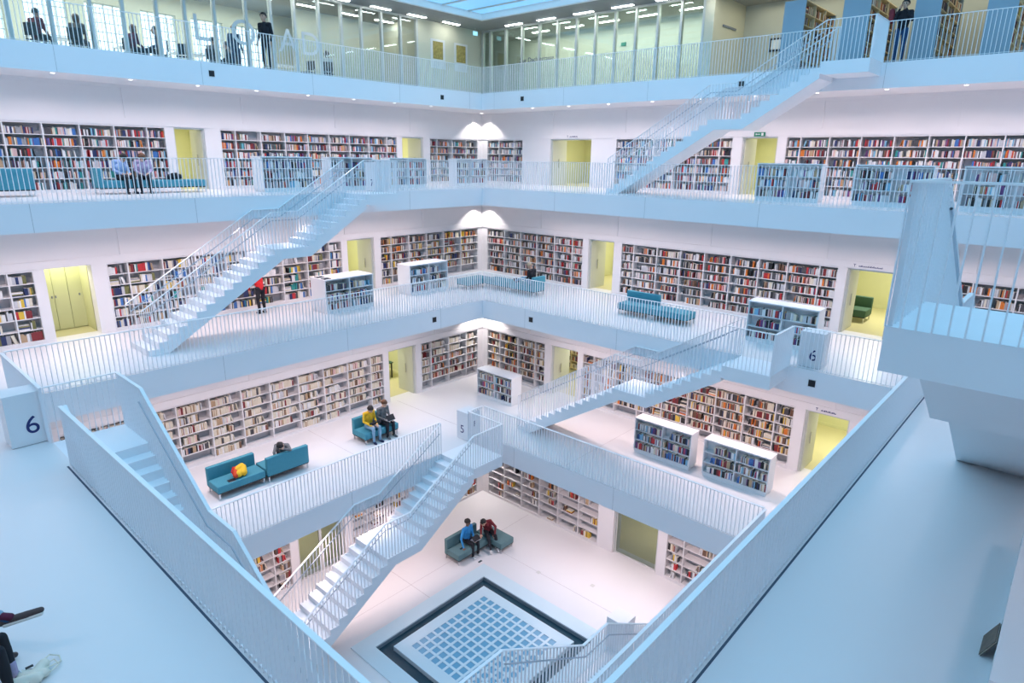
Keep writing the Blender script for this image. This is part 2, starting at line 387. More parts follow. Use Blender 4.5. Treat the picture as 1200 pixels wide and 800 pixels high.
CELLDESC = {}
def bookcase(k, side, div, wi, styles):
    F = SF(side, k); w = WALL[k]; p0 = F((div[0] + div[-1]) / 2, w + .15, 0)
    nm = {0: 'far', 1: 'mid'}
    labs = {(7, 'N', 0): 'long white wall bookcase full of books behind two seated readers', (7, 'N', 1): 'white wall bookcase of nine bays between two lime doorways behind the half-landing stair',
            (7, 'N', 2): 'short white wall bookcase filling the upper gallery corner beside the small lime doorway', (7, 'E', 0): 'narrow white wall bookcase between upper gallery corner and widest doorway',
            (7, 'E', 1): 'white wall bookcase crossed by the highest staircase', (7, 'E', 2): 'longest white wall bookcase behind the row of bluish low bookcases',
            (6, 'N', 0): 'white wall shelves with few colourful items beside the cupboard recess', (6, 'N', 1): 'white wall bookcase of box files behind the stair and red-clad visitor',
            (6, 'N', 2): 'white wall bookcase between lime doorway and middle gallery corner', (6, 'E', 0): 'white wall bookcase behind the woman on the corner seat',
            (6, 'E', 1): 'long white wall bookcase behind the teal bench with one backrest', (6, 'E', 2): 'white wall bookcase seen through the landing railing with slatted bars',
            (5, 'N', 0): 'long white wall bookcase of cream books behind the facing teal sofas', (5, 'N', 1): 'white wall bookcase between dark lime doorway and lower gallery corner',
            (5, 'E', 0): 'white wall bookcase behind the small white corner bookcase', (5, 'E', 1): 'long white wall bookcase behind the two low bookcases and crossing stair',
            (4, 'N', 0): 'sparsely filled white bookcase beside glass doors behind the lowest railings', (4, 'N', 1): 'nearly empty white bookcase behind the ground floor staircase',
            (4, 'E', 0): 'nearly empty white wall shelving between floor corner and glass doors, facing the fountain', (4, 'E', 1): 'nearly empty white shelving on the far side of the glass doors'}
    t = thing('bookcase', p0, labs[k, side, wi], 'bookcase', 'built-in wall bookcases')
    a0, a1 = div[0], div[-1]; zb, zt = .10, OT - .02; th = .022
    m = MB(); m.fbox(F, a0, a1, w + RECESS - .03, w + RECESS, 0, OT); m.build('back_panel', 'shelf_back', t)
    m = MB(); m.fbox(F, a0, a0 + .03, w - .012, w + RECESS - .03, 0, OT); m.fbox(F, a1 - .03, a1, w - .012, w + RECESS - .03, 0, OT)
    m.fbox(F, a0 + .03, a1 - .03, w - .012, w + RECESS - .03, OT - .035, OT); m.fbox(F, a0 + .03, a1 - .03, w - .012, w + RECESS - .03, 0, zb)
    m.build('case_frame', 'shelf', t)
    for d in div[1:-1]:
        m = MB(); m.fbox(F, d - .018, d + .018, w - .008, w + RECESS - .03, zb, OT - .035); m.build('upright', 'shelf', t)
    rows = 6; ph = (OT - .035 - zb) / rows
    for r in range(1, rows):
        m = MB(); m.fbox(F, a0 + .03, a1 - .03, w - .004, w + RECESS - .03, zb + r * ph - th / 2, zb + r * ph + th / 2); m.build('shelf', 'shelf', t)
    n = len(div) - 1
    for b in range(n):
        bn = n - b            # counted from the atrium corner, which is at the high end of both walls
        for r in range(rows):
            z0 = zb + r * ph + (th / 2 if r else 0) + .001
            rn = rows - r
            st = styles
            if styles == 'cream' and r == 0 and R.random() < .75: continue
            if styles == 'cream' and b < 4 and r > 0: st = 'dark' if R.random() < .5 else 'cream'
            if styles == 'warm' and r == 0 and R.random() < .7: continue
            if k == 6 and side == 'N' and wi == 0:
                st = 'files'
            fill(F, div[b] + .022, div[b + 1] - .022, z0, ph - th, w + .03, .2, st, (k, side, wi, bn, rn), rev=True)
    return t
STYLE = {(7, 'N'): 'fic', (7, 'E'): 'fic', (6, 'N'): 'files', (6, 'E'): 'dark', (5, 'N'): 'cream', (5, 'E'): 'warm', (4, 'N'): 'sparse', (4, 'E'): 'sparse'}
for key, lst in cases.items():
    for wi, div in enumerate(lst): bookcase(key[0], key[1], div, wi, STYLE[key] if not (key == (6, 'N') and wi == 2) else 'warm')

# low free-standing bookcases: F(a, d, z): a along the front, d into the case
def low_case(k, F, L, D, H, label, short, rows=3, bays=2, book=True, rev=False, dvis=True):
    p0 = F(L / 2, D / 2, 0)
    t = thing('low_bookcase', p0, label, 'bookcase', 'low free-standing bookcases')
    m = MB(); m.fbox(F, .03, L - .03, .02, D - .02, 0, .12); m.build('plinth', 'case_white', t)
    m = MB(); m.fbox(F, -.01, L + .01, -.01, D + .01, H - .04, H); m.build('top_board', 'case_white', t, bevel=.004)
    for a in (0, L - .03):
        m = MB(); m.fbox(F, a, a + .03, 0, D, .10, H - .04); m.build('end_panel', 'case_white', t)
    m = MB(); m.fbox(F, .03, L - .03, D / 2 - .01, D / 2 + .01, .12, H - .04); m.build('centre_panel', 'case_white', t)
    ph = (H - .04 - .12 - .05) / rows; th = .022
    for b in range(1, bays):
        m = MB(); m.fbox(F, L * b / bays - .015, L * b / bays + .015, .004, D - .004, .12, H - .04); m.build('upright', 'case_white', t)
    for r in range(rows):
        m = MB(); m.fbox(F, .03, L - .03, .004, D - .004, .12 + r * ph, .12 + r * ph + th); m.build('shelf', 'case_white', t)
    for b in range(bays):
        for r in range(rows):
            bn = b + 1 if not rev else bays - b
            fill(F, L * b / bays + (.035 if b == 0 else .02), L * (b + 1) / bays - (.035 if b == bays - 1 else .02), .12 + r * ph + th + .001, ph - th,
                 .03, D / 2 - .04, 'low', ('low', short, bn, rows - r), rev=rev)
    return t
fN = lambda x0, y0, k: (lambda a, d, z: Vector((x0 + a, y0 + d, Z(k) + z)))
fE = lambda x0, y0, k: (lambda a, d, z: Vector((x0 + d, y0 + a, Z(k) + z)))
for x0, dd, lab, sh in ((1.16, .75, 'bluish low bookcase with broad end panel, first along the upper gallery railing after the readers', 'first low case after the readers'),
                    (3.87, .6, 'bluish low bookcase behind the top rails of the half-landing stair', 'low case behind half-landing stair rails'),
                    (6.65, .55, 'bluish low bookcase just past the top landing of the half-landing stair', 'low case past half-landing stair top'),
                    (10.38, .55, 'bluish low bookcase standing at the upper gallery corner', 'low case at upper gallery corner')):
    low_case(7, fN(x0, 12.0, 7), 1.95, dd, 1.22, lab, sh)
for y0, lab, sh in ((-3.12, 'bluish low bookcase beside the doorway with green exit sign', 'low case by exit sign doorway'),
                    (-6.16, 'bluish low bookcase, middle one of three along the longest wall bookcase', 'middle low case of three'),
                    (-8.95, 'bluish low bookcase seen over the slatted landing railing, farther from the exit door', 'low case over slatted landing rail')):
    low_case(7, fE(12.0, y0, 7), 2.08, .5, 1.22, lab, sh, rev=True)
low_case(6, fN(2.0, 9.88, 6), 2.05, .95, 1.25, 'white low bookcase with deep end panel nearest the red-clad visitor', 'low case near red-clad visitor')
low_case(6, fN(6.15, 10.3, 6), 2.05, .8, 1.25, 'white low bookcase between lime doorway and the corner seating', 'low case near corner seating')
low_case(6, fE(9.45, -4.38, 6), 2.1, .6, 1.3, 'white low bookcase behind the landing railing and numbered six block', 'low case by numbered block', rev=True)
low_case(5, fE(7.75, -1.62, 5), 2.08, .5, 1.27, 'white low bookcase just beyond the crossing staircase, one of a facing pair', 'low case closer to crossing stair', rev=True)
low_case(5, fE(7.78, -4.12, 5), 2.08, .5, 1.27, 'white low bookcase of the pair closer to the lime doorway', 'low case closer to lime doorway', rev=True)
low_case(5, fE(7.85, 6.22, 5), 1.95, .6, 1.2, 'white low bookcase standing alone at the lower gallery corner', 'lone low case at lower corner', rev=True)
low_case(6, lambda a, d, z: Vector((-4.0 + a, -9.95 - d, Z(6) + z)), 5.0, .6, 1.25, 'white low bookcase edge close to the camera beside the shaded floor', 'close white low case', bays=4)

# ------------------------------------------------------------------ railings
RH = 1.15
def rail_run(F, side_d, a0, a1, label, cat='railing', name='railing', k=0):
    p = F((a0 + a1) / 2, side_d, 0)
    t = thing(name, p, label, cat, 'slatted gallery railings')
    m = MB(); m.fbox(F, a0 - .03, a1 + .03, side_d - .032, side_d + .032, RH - .016, RH); m.build('top_rail', 'rail_top_highlight', t)
    m = MB(); n = max(1, round((a1 - a0) / .11))
    for i in range(n + 1):
        a = a0 + (a1 - a0) * i / n; m.fbox(F, a - .0055, a + .0055, side_d - .022, side_d + .022, -.015, RH - .016)
    m.build('slat_grille', 'rail', t)
    m = MB(); m.fbox(F, a0, a1, side_d - .012, side_d + .012, .03, .042); m.build('bottom_bar', 'rail', t)
RL = {8: 'top', 7: 'upper', 6: 'middle', 5: 'lower'}
INS = .04
for (k, side, a0, a1, lab) in (
    (8, 'N', -13.0, 12.94, 'white slatted railing in front of the windowed reading room on the top gallery'),
    (8, 'E', -2.75, 12.94, 'white slatted railing in front of the greenish glass wall on the top gallery'),
    (8, 'E', -13.0, -4.12, 'white slatted top gallery railing where the visitor with a red bag stands'),
    (7, 'N', -10.2, 3.3, 'white slatted upper gallery railing in front of the two seated readers'),
    (7, 'N', 4.68, 10.28, 'short white slatted upper gallery railing between stair landing and atrium corner'),
    (7, 'E', -10.0, 10.28, 'white slatted upper gallery railing passing the foot of the highest staircase'),
    (6, 'N', -7.5, 7.68, 'white slatted middle gallery railing below the half-landing stair'),
    (6, 'E', -2.9, 7.68, 'white slatted middle gallery railing in front of the teal bench'),
    (6, 'E', -7.44, -4.28, 'white slatted middle gallery railing in front of the numbered six block by a doorway'),
    (6, 'W', 4.48, 7.68, 'short white railing seen edge-on behind the large numbered six block'),
    (6, 'W', -7.44, 3.1, 'long white railing seen edge-on dividing the pale blue floor from the steps beside it'),
    (6, 'S', -7.5, 7.68, 'long white railing seen edge-on beside the shaded floor under the big landing'),
    (5, 'N', -4.96, 3.0, 'white slatted lower gallery railing in front of the facing teal sofas'),
    (5, 'N', 4.42, 5.06, 'short white slatted railing stub behind the numbered five block at the lower corner'),
    (5, 'E', -4.94, 5.06, 'white slatted lower gallery railing in front of the two low bookcases'),
    (5, 'S', -3.0, 5.06, 'white railing seen edge-on just inside the long railing by the shaded floor'),
    (5, 'W', -4.94, 5.06, 'lower gallery railing hidden under the nearby flight of steps')):
    if 'hidden' in lab: continue
    e = edge(side, k)
    rail_run(SF(side, k), e + INS, a0, a1, lab)

# ------------------------------------------------------------------ staircases
RI, TR1, TR2, LA, ML = .175, .29, .285, 1.35, 1.20
def staircase(k, side, s, sg, w, label):
    e = edge(side, k); B = SF(side, k)
    F = lambda u, v, z: B(s + sg * u, e - v, z)
    t = thing('staircase', F(4.4, w / 2, -4.2), label, 'staircase', 'white atrium staircases')
    # top landing
    m = MB(); m.prism(F, [(0, 0), (LA, 0), (LA, -.34), (1.2, -.38), (0, -.38)], 0, w); m.build('landing', 'stair', t)
    # upper flight
    up = []; u, z = LA, 0
    for i in range(9):
        z -= RI; up.append((u, z))
        if i < 8: u += TR1; up.append((u, z))
    u1 = u                                   # 3.67
    poly = up + [(u1, -1.9)] + [(3.61, -1.9), (LA, -.38 - (LA - 1.2) * .63)]
    m = MB(); m.prism(F, poly, 0, w)
    m.build('step_flight', 'stair', t)
    m = MB(); u2 = u1 + ML; m.prism(F, [(u1, -1.575), (u2, -1.575), (u2, -2.08), (4.58, -1.9), (u1, -1.9)], 0, w); m.build('landing', 'stair', t)
    lo_ = []; u, z = u2, -1.575
    for i in range(15):
        z -= RI; lo_.append((u, max(z, -4.2)))
        if i < 14: u += TR2; lo_.append((u, z))
    uf = u
    poly = lo_ + [(uf - .55, -4.2), (u2, -2.08)]
    m = MB(); m.prism(F, poly, 0, w); m.build('step_flight', 'stair', t)
    # railings
    def zr(u):
        if u <= LA: return 0
        if u <= LA + 2.61: return -(u - LA) * (1.575 / 2.61)
        if u <= u2: return -1.575
        return max(-1.575 - (u - u2) * (RI / TR2), -4.2 + .09)
    brk = [LA, LA + 2.61, u2]
    def stair_rail(v, ua, ub):
        r = MB(); us = [ua] + [b for b in brk if ua < b < ub] + [ub]
        pts = [(u, zr(u) + RH) for u in us]
        r.prism(F, pts + [(u, z - .018) for u, z in pts[::-1]], v - .03, v + .03)
        top = r.build('railing', 'rail_top_highlight', t)
        g = MB(); n = round((ub - ua) / .11)
        for i in range(n + 1):
            u = ua + (ub - ua) * i / n; g.fbox(F, u - .0055, u + .0055, v - .02, v + .02, zr(u) - (.12 if zr(u) < 0 else .0) if zr(u) > -4.1 else -4.2, zr(u) + RH - .016)
        g.build('slat_grille', 'rail', top)
        h = MB(); vv = v + (.07 if v < w / 2 else -.07)
        ps = [F(u, vv, zr(u) + .88) for u in [max(ua, LA + .12)] + [b for b in brk if b > ua] + [ub - .1]]
        h.tube(ps, .016, 6); h.build('handrail', 'handrail', top)
    stair_rail(w - .03, 0.03, uf + .02)
    stair_rail(.03, LA, uf + .02)
    r = MB(); r.fbox(F, -.03, .03, 0, w, RH - .018, RH); top = r.build('railing', 'rail_top_highlight', t)
    g = MB(); n = round(w / .11)
    for i in range(n + 1):
        v = w * i / n; g.fbox(F, -.02, .02, v - .0055, v + .0055, 0, RH - .016)
    g.build('slat_grille', 'rail', top)
staircase(8, 'E', -4.1, 1, 1.3, 'highest white staircase descending past wall bookcases from the visitor with red bag')
staircase(7, 'N', 4.66, -1, 1.3, 'white staircase with half-landing descending in front of the red-clad visitor')
staircase(7, 'S', -4.3, 1, 1.3, 'white staircase close to the camera whose sloping underside meets the shaded floor')
staircase(6, 'W', 4.46, -1, 1.3, 'pale blue steps descending beside the large numbered six block close to the camera')
staircase(6, 'E', -4.26, 1, 1.3, 'white staircase crossing in front of a long bookcase beside the smaller numbered six block')
staircase(5, 'N', 4.40, -1, 1.6, 'lowest white staircase running from the numbered five block down to the ground floor')
staircase(5, 'S', -4.40, 1, 1.6, 'white staircase partly cut off below, its railings crossing the fountain')

# ------------------------------------------------------------------ number blocks
def text_mesh(name, s, size, mtx, m, parent=None, ext=.004):
    cu = bpy.data.curves.new(name, 'FONT'); cu.body = s; cu.size = size; cu.extrude = ext; cu.align_x = 'CENTER'; cu.align_y = 'BOTTOM_BASELINE'
    tmp = bpy.data.objects.new('tmp', cu); C.objects.link(tmp)
    bpy.context.view_layer.update()
    me = bpy.data.meshes.new_from_object(tmp.evaluated_get(bpy.context.evaluated_depsgraph_get()))
    bpy.data.objects.remove(tmp); bpy.data.curves.remove(cu)
    if parent is not None: mtx = PINV[parent.name] @ mtx if parent.name in PINV else mtx
    me.transform(mtx); me.materials.clear(); me.materials.append(MATS[m])
    o = bpy.data.objects.new(name, me); C.objects.link(o)
    if parent is not None: o.parent = parent
    return o
def face_mtx(p, facing):       # text standing upright on a face; facing = outward direction
    f = Vector(facing); z = Vector((0, 0, 1)); x = z.cross(f)
    return Matrix.Translation(p) @ Matrix((x, z, f)).transposed().to_4x4()
def block(k, x0, x1, y0, y1, h, marks, label):
    t = thing('number_block', ((x0 + x1) / 2, (y0 + y1) / 2, Z(k)), label, 'sign', None)
    m = MB(); m.box(x0, x1, y0, y1, Z(k) + .012, Z(k) + h); m.build('block_body', 'case_white', t, bevel=.006)
    m = MB(); m.box(x0 + .02, x1 - .02, y0 + .02, y1 - .02, Z(k), Z(k) + .012); m.build('plinth', 'dark_seam', t)
    for (s, size, face, ax, z) in marks:
        if face == 'S': M = face_mtx(Vector((ax, y0 - .001, Z(k) + z)), (0, -1, 0))
        else: M = face_mtx(Vector((x0 - .001, ax, Z(k) + z)), (-1, 0, 0))
        text_mesh('numeral', s, size, M, 'number_blue', t)
block(6, -8.16, -7.56, 4.62, 5.17, 1.05, [('6', .50, 'S', -7.78, .24)], 'large white block with dark blue numeral six beside the pale blue floor')
block(6, 7.95, 8.5, -5.04, -4.40, 1.0, [('6', .44, 'W', -4.80, .22)], 'white block with blue numeral six behind the slatted railing by a lime doorway')
block(5, 4.36, 4.95, 5.12, 5.70, 1.05, [('5', .42, 'W', 5.42, .26), ('F', .3, 'S', 4.7, .5)], 'white block with dark numeral five at the top of the lowest staircase')
block(4, 3.55, 4.15, -2.1, -1.5, 1.05, [], 'white block with plain top standing on the ground floor behind railings near fountain')
block(7, 4.72, 5.25, 10.45, 11.0, 1.05, [('7', .34, 'W', 10.6, .2)], 'bluish block with faint mark beside the upper gallery landing')

# ------------------------------------------------------------------ fountain
t = thing('fountain', (FZ, FZ, 0), 'square water basin with pale border, dark channel and glazed grid centre', 'fountain')
a, b = -1.62, 3.92
m = MB()
m.box(a, b, a, lo, 0, .03); m.box(a, b, hi, b, 0, .03); m.box(a, lo, lo, hi, 0, .03); m.box(hi, b, lo, hi, 0, .03)
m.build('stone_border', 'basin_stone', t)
m = MB(); m.box(lo, hi, lo, hi, -.3, -.26); 
for s_ in ((lo, lo + .01, lo, hi), (hi - .01, hi, lo, hi), (lo + .01, hi - .01, lo, lo + .01), (lo + .01, hi - .01, hi - .01, hi)): m.box(*s_, -.26, -.01)
m.build('channel_lining', 'trough', t)
m = MB()
pl0, pl1 = -.73, 3.05
for s_ in ((lo + .01, pl0, lo + .01, hi - .01), (pl1, hi - .01, lo + .01, hi - .01), (pl0, pl1, lo + .01, pl0), (pl0, pl1, pl1, hi - .01)): m.box(*s_, -.2, -.12)
m.build('water', 'dark_water', t)
m = MB()
n = 11; g0, g1 = -.40, 2.72; pitch = (g1 - g0) / n; half = pitch * .36
xs = [pl0] + [v for i in range(n) for v in (g0 + (i + .5) * pitch - half, g0 + (i + .5) * pitch + half)] + [pl1]
for i in range(0, len(xs) - 1, 2): m.box(xs[i], xs[i + 1], pl0, pl1, -.26, .03)
for i in range(n):
    for j in range(0, len(xs) - 1, 2): m.box(xs[2 * i + 1], xs[2 * i + 2], xs[j], xs[j + 1], -.26, .03)
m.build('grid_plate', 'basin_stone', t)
cells = []
for i in range(n):
    for j in range(n): cells.append((g0 + (i + .5) * pitch, g0 + (j + .5) * pitch))
cells.sort(key=lambda c: (c[0] - CAM[0]) ** 2 + (c[1] - CAM[1]) ** 2)
vis = [c for c in cells]
cellmesh = None
for i, (x, y) in enumerate(vis[::-1][:100]):
    if cellmesh is None:
        m = MB(); m.box(-half, half, -half, half, -.02, .0); o = m.build('glass_cell', 'cell_glass'); cellmesh = o.data
    else: o = bpy.data.objects.new('glass_cell', cellmesh); C.objects.link(o)
    o.parent = t; o.location = (x - FZ, y - FZ, .015)
m = MB()
for (x, y) in vis[::-1][100:]: m.box(x - half, x + half, y - half, y + half, -.005, .015)
o = m.build('glass_cell', 'cell_glass', t); o['kind'] = 'stuff'
m = MB()
for x, y in ((1.9, 6.2), (4.9, 2.2), (5.6, .4)):
    m = MB(); m.box(x - .07, x + .07, y - .07, y + .07, 0, .004)
    tag(m.build('floor_socket', 'frame_metal', origin=(x, y, 0)), 'small square metal floor socket, %s' % {1.9: 'under the lowest stair', 4.9: 'between fountain and nearly empty shelving', 5.6: 'towards the ground floor glass doors'}[x], 'socket')

# ------------------------------------------------------------------ sofas
def sofa_module(t, x0, x1, y0, y1, z, fab, back=None, seat_h=.42, back_h=.80, bt=.14):
    m = MB()
    for (px, py) in ((x0 + .05, y0 + .05), (x1 - .05, y0 + .05), (x0 + .05, y1 - .05), (x1 - .05, y1 - .05)):
        m = MB(); m.box(px - .018, px + .018, py - .018, py + .018, z, z + .19); m.build('leg', 'chrome', t)
    m = MB(); m.box(x0 + .02, x1 - .02, y0 + .02, y1 - .02, z + .17, z + .21); m.build('base_frame', 'black', t)
    sx0, sx1, sy0, sy1 = x0, x1, y0, y1
    if back == 'N': b = (x0, x1, y1 - bt, y1); sy1 -= bt
    if back == 'S': b = (x0, x1, y0, y0 + bt); sy0 += bt
    if back == 'E': b = (x1 - bt, x1, y0, y1); sx1 -= bt
    if back == 'W': b = (x0, x0 + bt, y0, y1); sx0 += bt
    m = MB(); m.box(sx0, sx1, sy0, sy1, z + .20, z + seat_h); m.build('seat', fab, t, bevel=.03, smooth=True)
    if back:
        m = MB(); m.box(*b, z + .20, z + back_h); m.build('backrest', fab, t, bevel=.03, smooth=True)
def sofa(name, k, mods, fab, label, cat='sofa', group=None):
    x0 = sum(q[0] + q[1] for q in mods) / 2 / len(mods); y0 = sum(q[2] + q[3] for q in mods) / 2 / len(mods)
    t = thing(name, (x0, y0, Z(k)), label, cat, group)
    for q in mods: sofa_module(t, *q[:4], Z(k), fab, q[4] if len(q) > 4 else None)
    return t
sofa('sofa', 5, [(-3.42, -1.97, 7.45, 8.22, 'N')], 'teal', 'teal two-seat sofa carrying a yellow and red backpack')
sofa('sofa', 5, [(-1.92, -.52, 7.40, 8.17, 'S')], 'teal', 'teal two-seat sofa seen from behind with a person slumped over it')
sofa('sofa', 5, [(1.68, 3.12, 7.45, 8.25, 'N')], 'teal', 'teal sofa on which two people sit beside cream books')
sofa('sofa', 4, [(3.22, 4.72, 4.45, 5.2, 'N')], 'slate_teal', 'grey teal sofa with backrest beside the fountain corner')
sofa('ottoman', 4, [(4.76, 5.44, 3.85, 5.15)], 'slate_teal', 'grey teal backless seat at the end of the ground floor sofa', 'seat')
sofa('bench', 6, [(9.6, 10.35, 1.25, 2.62, 'E'), (9.6, 10.35, -.14, 1.23)], 'teal', 'teal bench with a backrest over half its length in front of a bookcase', 'bench')
sofa('bench', 6, [(8.65, 10.05, 9.5, 10.25), (9.6, 10.35, 8.1, 9.45)], 'teal', 'teal backless corner bench behind the middle gallery railing corner', 'bench')
sofa('sofa', 6, [(9.6, 10.35, 6.65, 8.07, 'S')], 'teal', 'teal sofa with end backrest where a woman in black sits')
sofa('sofa', 7, [(-3.5, -1.85, 13.4, 14.15, 'W'), (-1.83, -.2, 13.4, 14.15)], 'teal', 'teal sofa behind the upper gallery railing with two readers on it')
sofa('sofa', 7, [(-6.6, -5.15, 13.4, 14.15, 'S')], 'teal', 'teal sofa back standing alone behind the upper gallery railing')
# green armchair inside the lime room
t = thing('armchair', (15.0, -4.2, Z(6)), 'green seat with dark backrest inside the lime doorway by the big landing', 'chair')
sofa_module(t, 14.6, 15.45, -4.45, -3.85, Z(6), 'dark_green', 'E', .45, .82)

t = thing('table', (6.35, 13.15, Z(5)), 'dark green table inside the lime doorway behind the two seated people', 'table')
m = MB(); m.box(5.9, 6.8, 12.5, 13.8, Z(5) + .70, Z(5) + .74); m.build('table_top', 'dark_green', t)
for px_ in (5.96, 6.74):
    for py_ in (12.56, 13.74):
        m = MB(); m.box(px_ - .025, px_ + .025, py_ - .025, py_ + .025, Z(5), Z(5) + .70); m.build('leg', 'black', t)
t = thing('bookcase', (13.55, 7.4, Z(5)), 'warm lit bookcase glimpsed through the doorway behind the crossing staircase', 'bookcase')
m = MB(); m.box(13.72, 13.78, 6.6, 8.3, Z(5), Z(5) + 2.3); m.build('back_panel', 'warm_panel', t)
for yy in (6.6, 7.43, 8.27):
    m = MB(); m.box(13.4, 13.72, yy, yy + .03, Z(5), Z(5) + 2.3); m.build('upright', 'warm_panel', t)
for r in range(7):
    m = MB(); m.box(13.4, 13.72, 6.63, 8.27, Z(5) + .06 + r * .36, Z(5) + .085 + r * .36); m.build('shelf', 'warm_panel', t)
for b_ in range(2):
    for r in range(6): fill(lambda a, d, z: Vector((13.4 + d, 6.6 + a, Z(5) + z)), .05 + b_ * .84, .80 + b_ * .84, .086 + r * .36, .33, .03, .2, 'warm', ('tall', 4, b_ + 1, 6 - r))
# ------------------------------------------------------------------ small fixtures
cnt = 0
def sensor(k, side, a, lab):
    F = SF(side, k); e = edge(side, k)
    t = thing('fascia_speaker', F(a, e, -.35), lab, 'speaker', 'small black fascia speakers')
    m = MB(); m.fbox(F, a - .09, a + .09, e - .012, e + .02, -.44, -.26); m.build('black_grille', 'black', t)
    m = MB(); m.fbox(F, a - .105, a + .105, e - .005, e + .02, -.455, -.445); m.fbox(F, a - .105, a + .105, e - .005, e + .02, -.255, -.245); m.build('rim', 'seam', t)
for (k, side, a, lab) in ((8, 'N', .19, 'small black square on the top fascia below the standing man in black'), (8, 'N', 10.45, 'small black square on the top fascia below the two framed pictures'),
                          (8, 'E', 10.42, 'small black square on the top fascia just past the atrium corner below the glass wall'), (8, 'E', .25, 'small black square on the top fascia behind the highest stair rails'),
                          (6, 'N', 5.16, 'small black square on the middle fascia above the numbered five block side'), (6, 'E', 5.18, 'small black square on the middle fascia before the corner bench side'),
                          (6, 'E', -4.94, 'small black square on the middle fascia below the numbered six block')): sensor(k, side, a, lab)
def downlight(k, side, a, i, d=.33):
    F = SF(side, k); e = edge(side, k)
    p = F(a, e + d, -TH)
    m = MB()
    seg = 14; rr = .055
    m.v = [tuple(p + Vector((rr * math.cos(2 * PI * q / seg), rr * math.sin(2 * PI * q / seg), -.012))) for q in range(seg)] + [tuple(p + Vector((rr * math.cos(2 * PI * q / seg), rr * math.sin(2 * PI * q / seg), .0))) for q in range(seg)]
    m.f = [tuple(range(seg))] + [(q, (q + 1) % seg, seg + (q + 1) % seg, seg + q) for q in range(seg)]; m.m = [0] * len(m.f)
    o = m.build('downlight', 'lamp', origin=p)
    tag(o, 'round ceiling downlight, %s from the corner, lighting %s' % (ordw(i), WPH[k - 1, side]), 'lamp', 'round downlights under the galleries')
WARM = (1.0, .765, .755)
DPOW = 31
for k in (5, 6, 7, 8):
    for side in 'NESW':
        e = edge(side, k); F = SF(side, k)
        a = e - 2.9; i = 1
        while a > -e + .8:
            if side in 'NE': downlight(k, side, a, i)
            l_ = area('gallery_light', F(a, e + .45, -TH - .03), .25, DPOW * ((1.0 if k > 5 else 1.15) if side in 'NE' else (.28 if side == 'W' else .16)), WARM); l_.data.spread = math.radians(152)
            a -= 2.05 if side in 'NE' else 3.1; i += 1
    # corner washer
    w = WALL[k - 1]; p = (w - .55, w - .55, Z(k) - TH - .02)
    l = bpy.data.lights.new('corner_light', 'SPOT'); l.energy = 300; l.color = (1, .92, .90); l.spot_size = math.radians(112); l.spot_blend = .35; l.shadow_soft_size = .08
    o = bpy.data.objects.new('corner_light', l); C.objects.link(o); o.location = p; o.rotation_euler = (0, 0, 0)
    m = MB(); seg = 14
    m.v = [(p[0] + .09 * math.cos(2 * PI * q / seg), p[1] + .09 * math.sin(2 * PI * q / seg), Z(k) - TH - .01) for q in range(seg)] + [(p[0] + .09 * math.cos(2 * PI * q / seg), p[1] + .09 * math.sin(2 * PI * q / seg), Z(k) - TH) for q in range(seg)]
    m.f = [tuple(range(seg))] + [(q, (q + 1) % seg, seg + (q + 1) % seg, seg + q) for q in range(seg)]; m.m = [0] * len(m.f)
    tag(m.build('downlight', 'lamp', origin=p), 'bright round downlight right in the corner above the %s shelves' % {8: 'upper gallery', 7: 'middle gallery', 6: 'lower gallery', 5: 'ground floor'}[k], 'lamp', 'round downlights under the galleries')
# exit sign over the upper gallery door
F = SF('E', 7); t = thing('exit_sign', F(.27, 15.15, 2.26), 'green exit sign with pictogram above the upper gallery doorway', 'sign')
m = MB(); m.fbox(F, .06, .48, 15.12, 15.16, 2.18, 2.34); m.build('sign_plate', 'exit_green', t)
m = MB(); m.fbox(F, .12, .2, 15.112, 15.12, 2.21, 2.31); m.fbox(F, .25, .42, 15.112, 15.12, 2.25, 2.275); m.fbox(F, .38, .42, 15.112, 15.12, 2.235, 2.29); m.build('pictogram', 'white', t)
# small lettered door signs: a thin line of dark blue marks
for (k, a0, a1, z, lab) in ((6, -5.15, -4.3, 2.27, 'faint blue lettering above the lime doorway by the big landing'), (5, -5.1, -4.5, 2.27, 'faint blue lettering above the lime doorway beside the pair of low bookcases'),
                            (7, 8.9, 9.5, 2.27, 'faint lettering above the widest upper gallery doorway')):
    F = SF('E', k); w = WALL[k] - .03; m = MB(); x = a1
    m.fbox(F, x - .07, x, w - .006, w, z + .045, z + .06); m.fbox(F, x - .042, x - .028, w - .006, w, z - .03, z + .045); x -= .16
    while x > a0:
        ww = R.uniform(.015, .03); m.fbox(F, x - ww, x, w - .006, w, z - .02, z + R.choice((.012, .012, .03))); x -= ww + .012
    tag(m.build('door_lettering', 'number_blue', origin=tuple(F((a0 + a1) / 2, w, z))), lab, 'lettering')

# ------------------------------------------------------------------ top gallery: rooms, glass walls, ceiling
T8 = Z(8); CH = 3.25; G = 15.3; SKY = 13.15
m = MB()
m.box(-22, 22, SKY, 22, T8 + CH, T8 + CH + .25); m.box(-22, 22, -22, -SKY, T8 + CH, T8 + CH + .25)
m.box(SKY, 22, -SKY, SKY, T8 + CH, T8 + CH + .25); m.box(-22, -SKY, -SKY, SKY, T8 + CH, T8 + CH + .25)
struct(m.build('ceiling', 'concrete'))
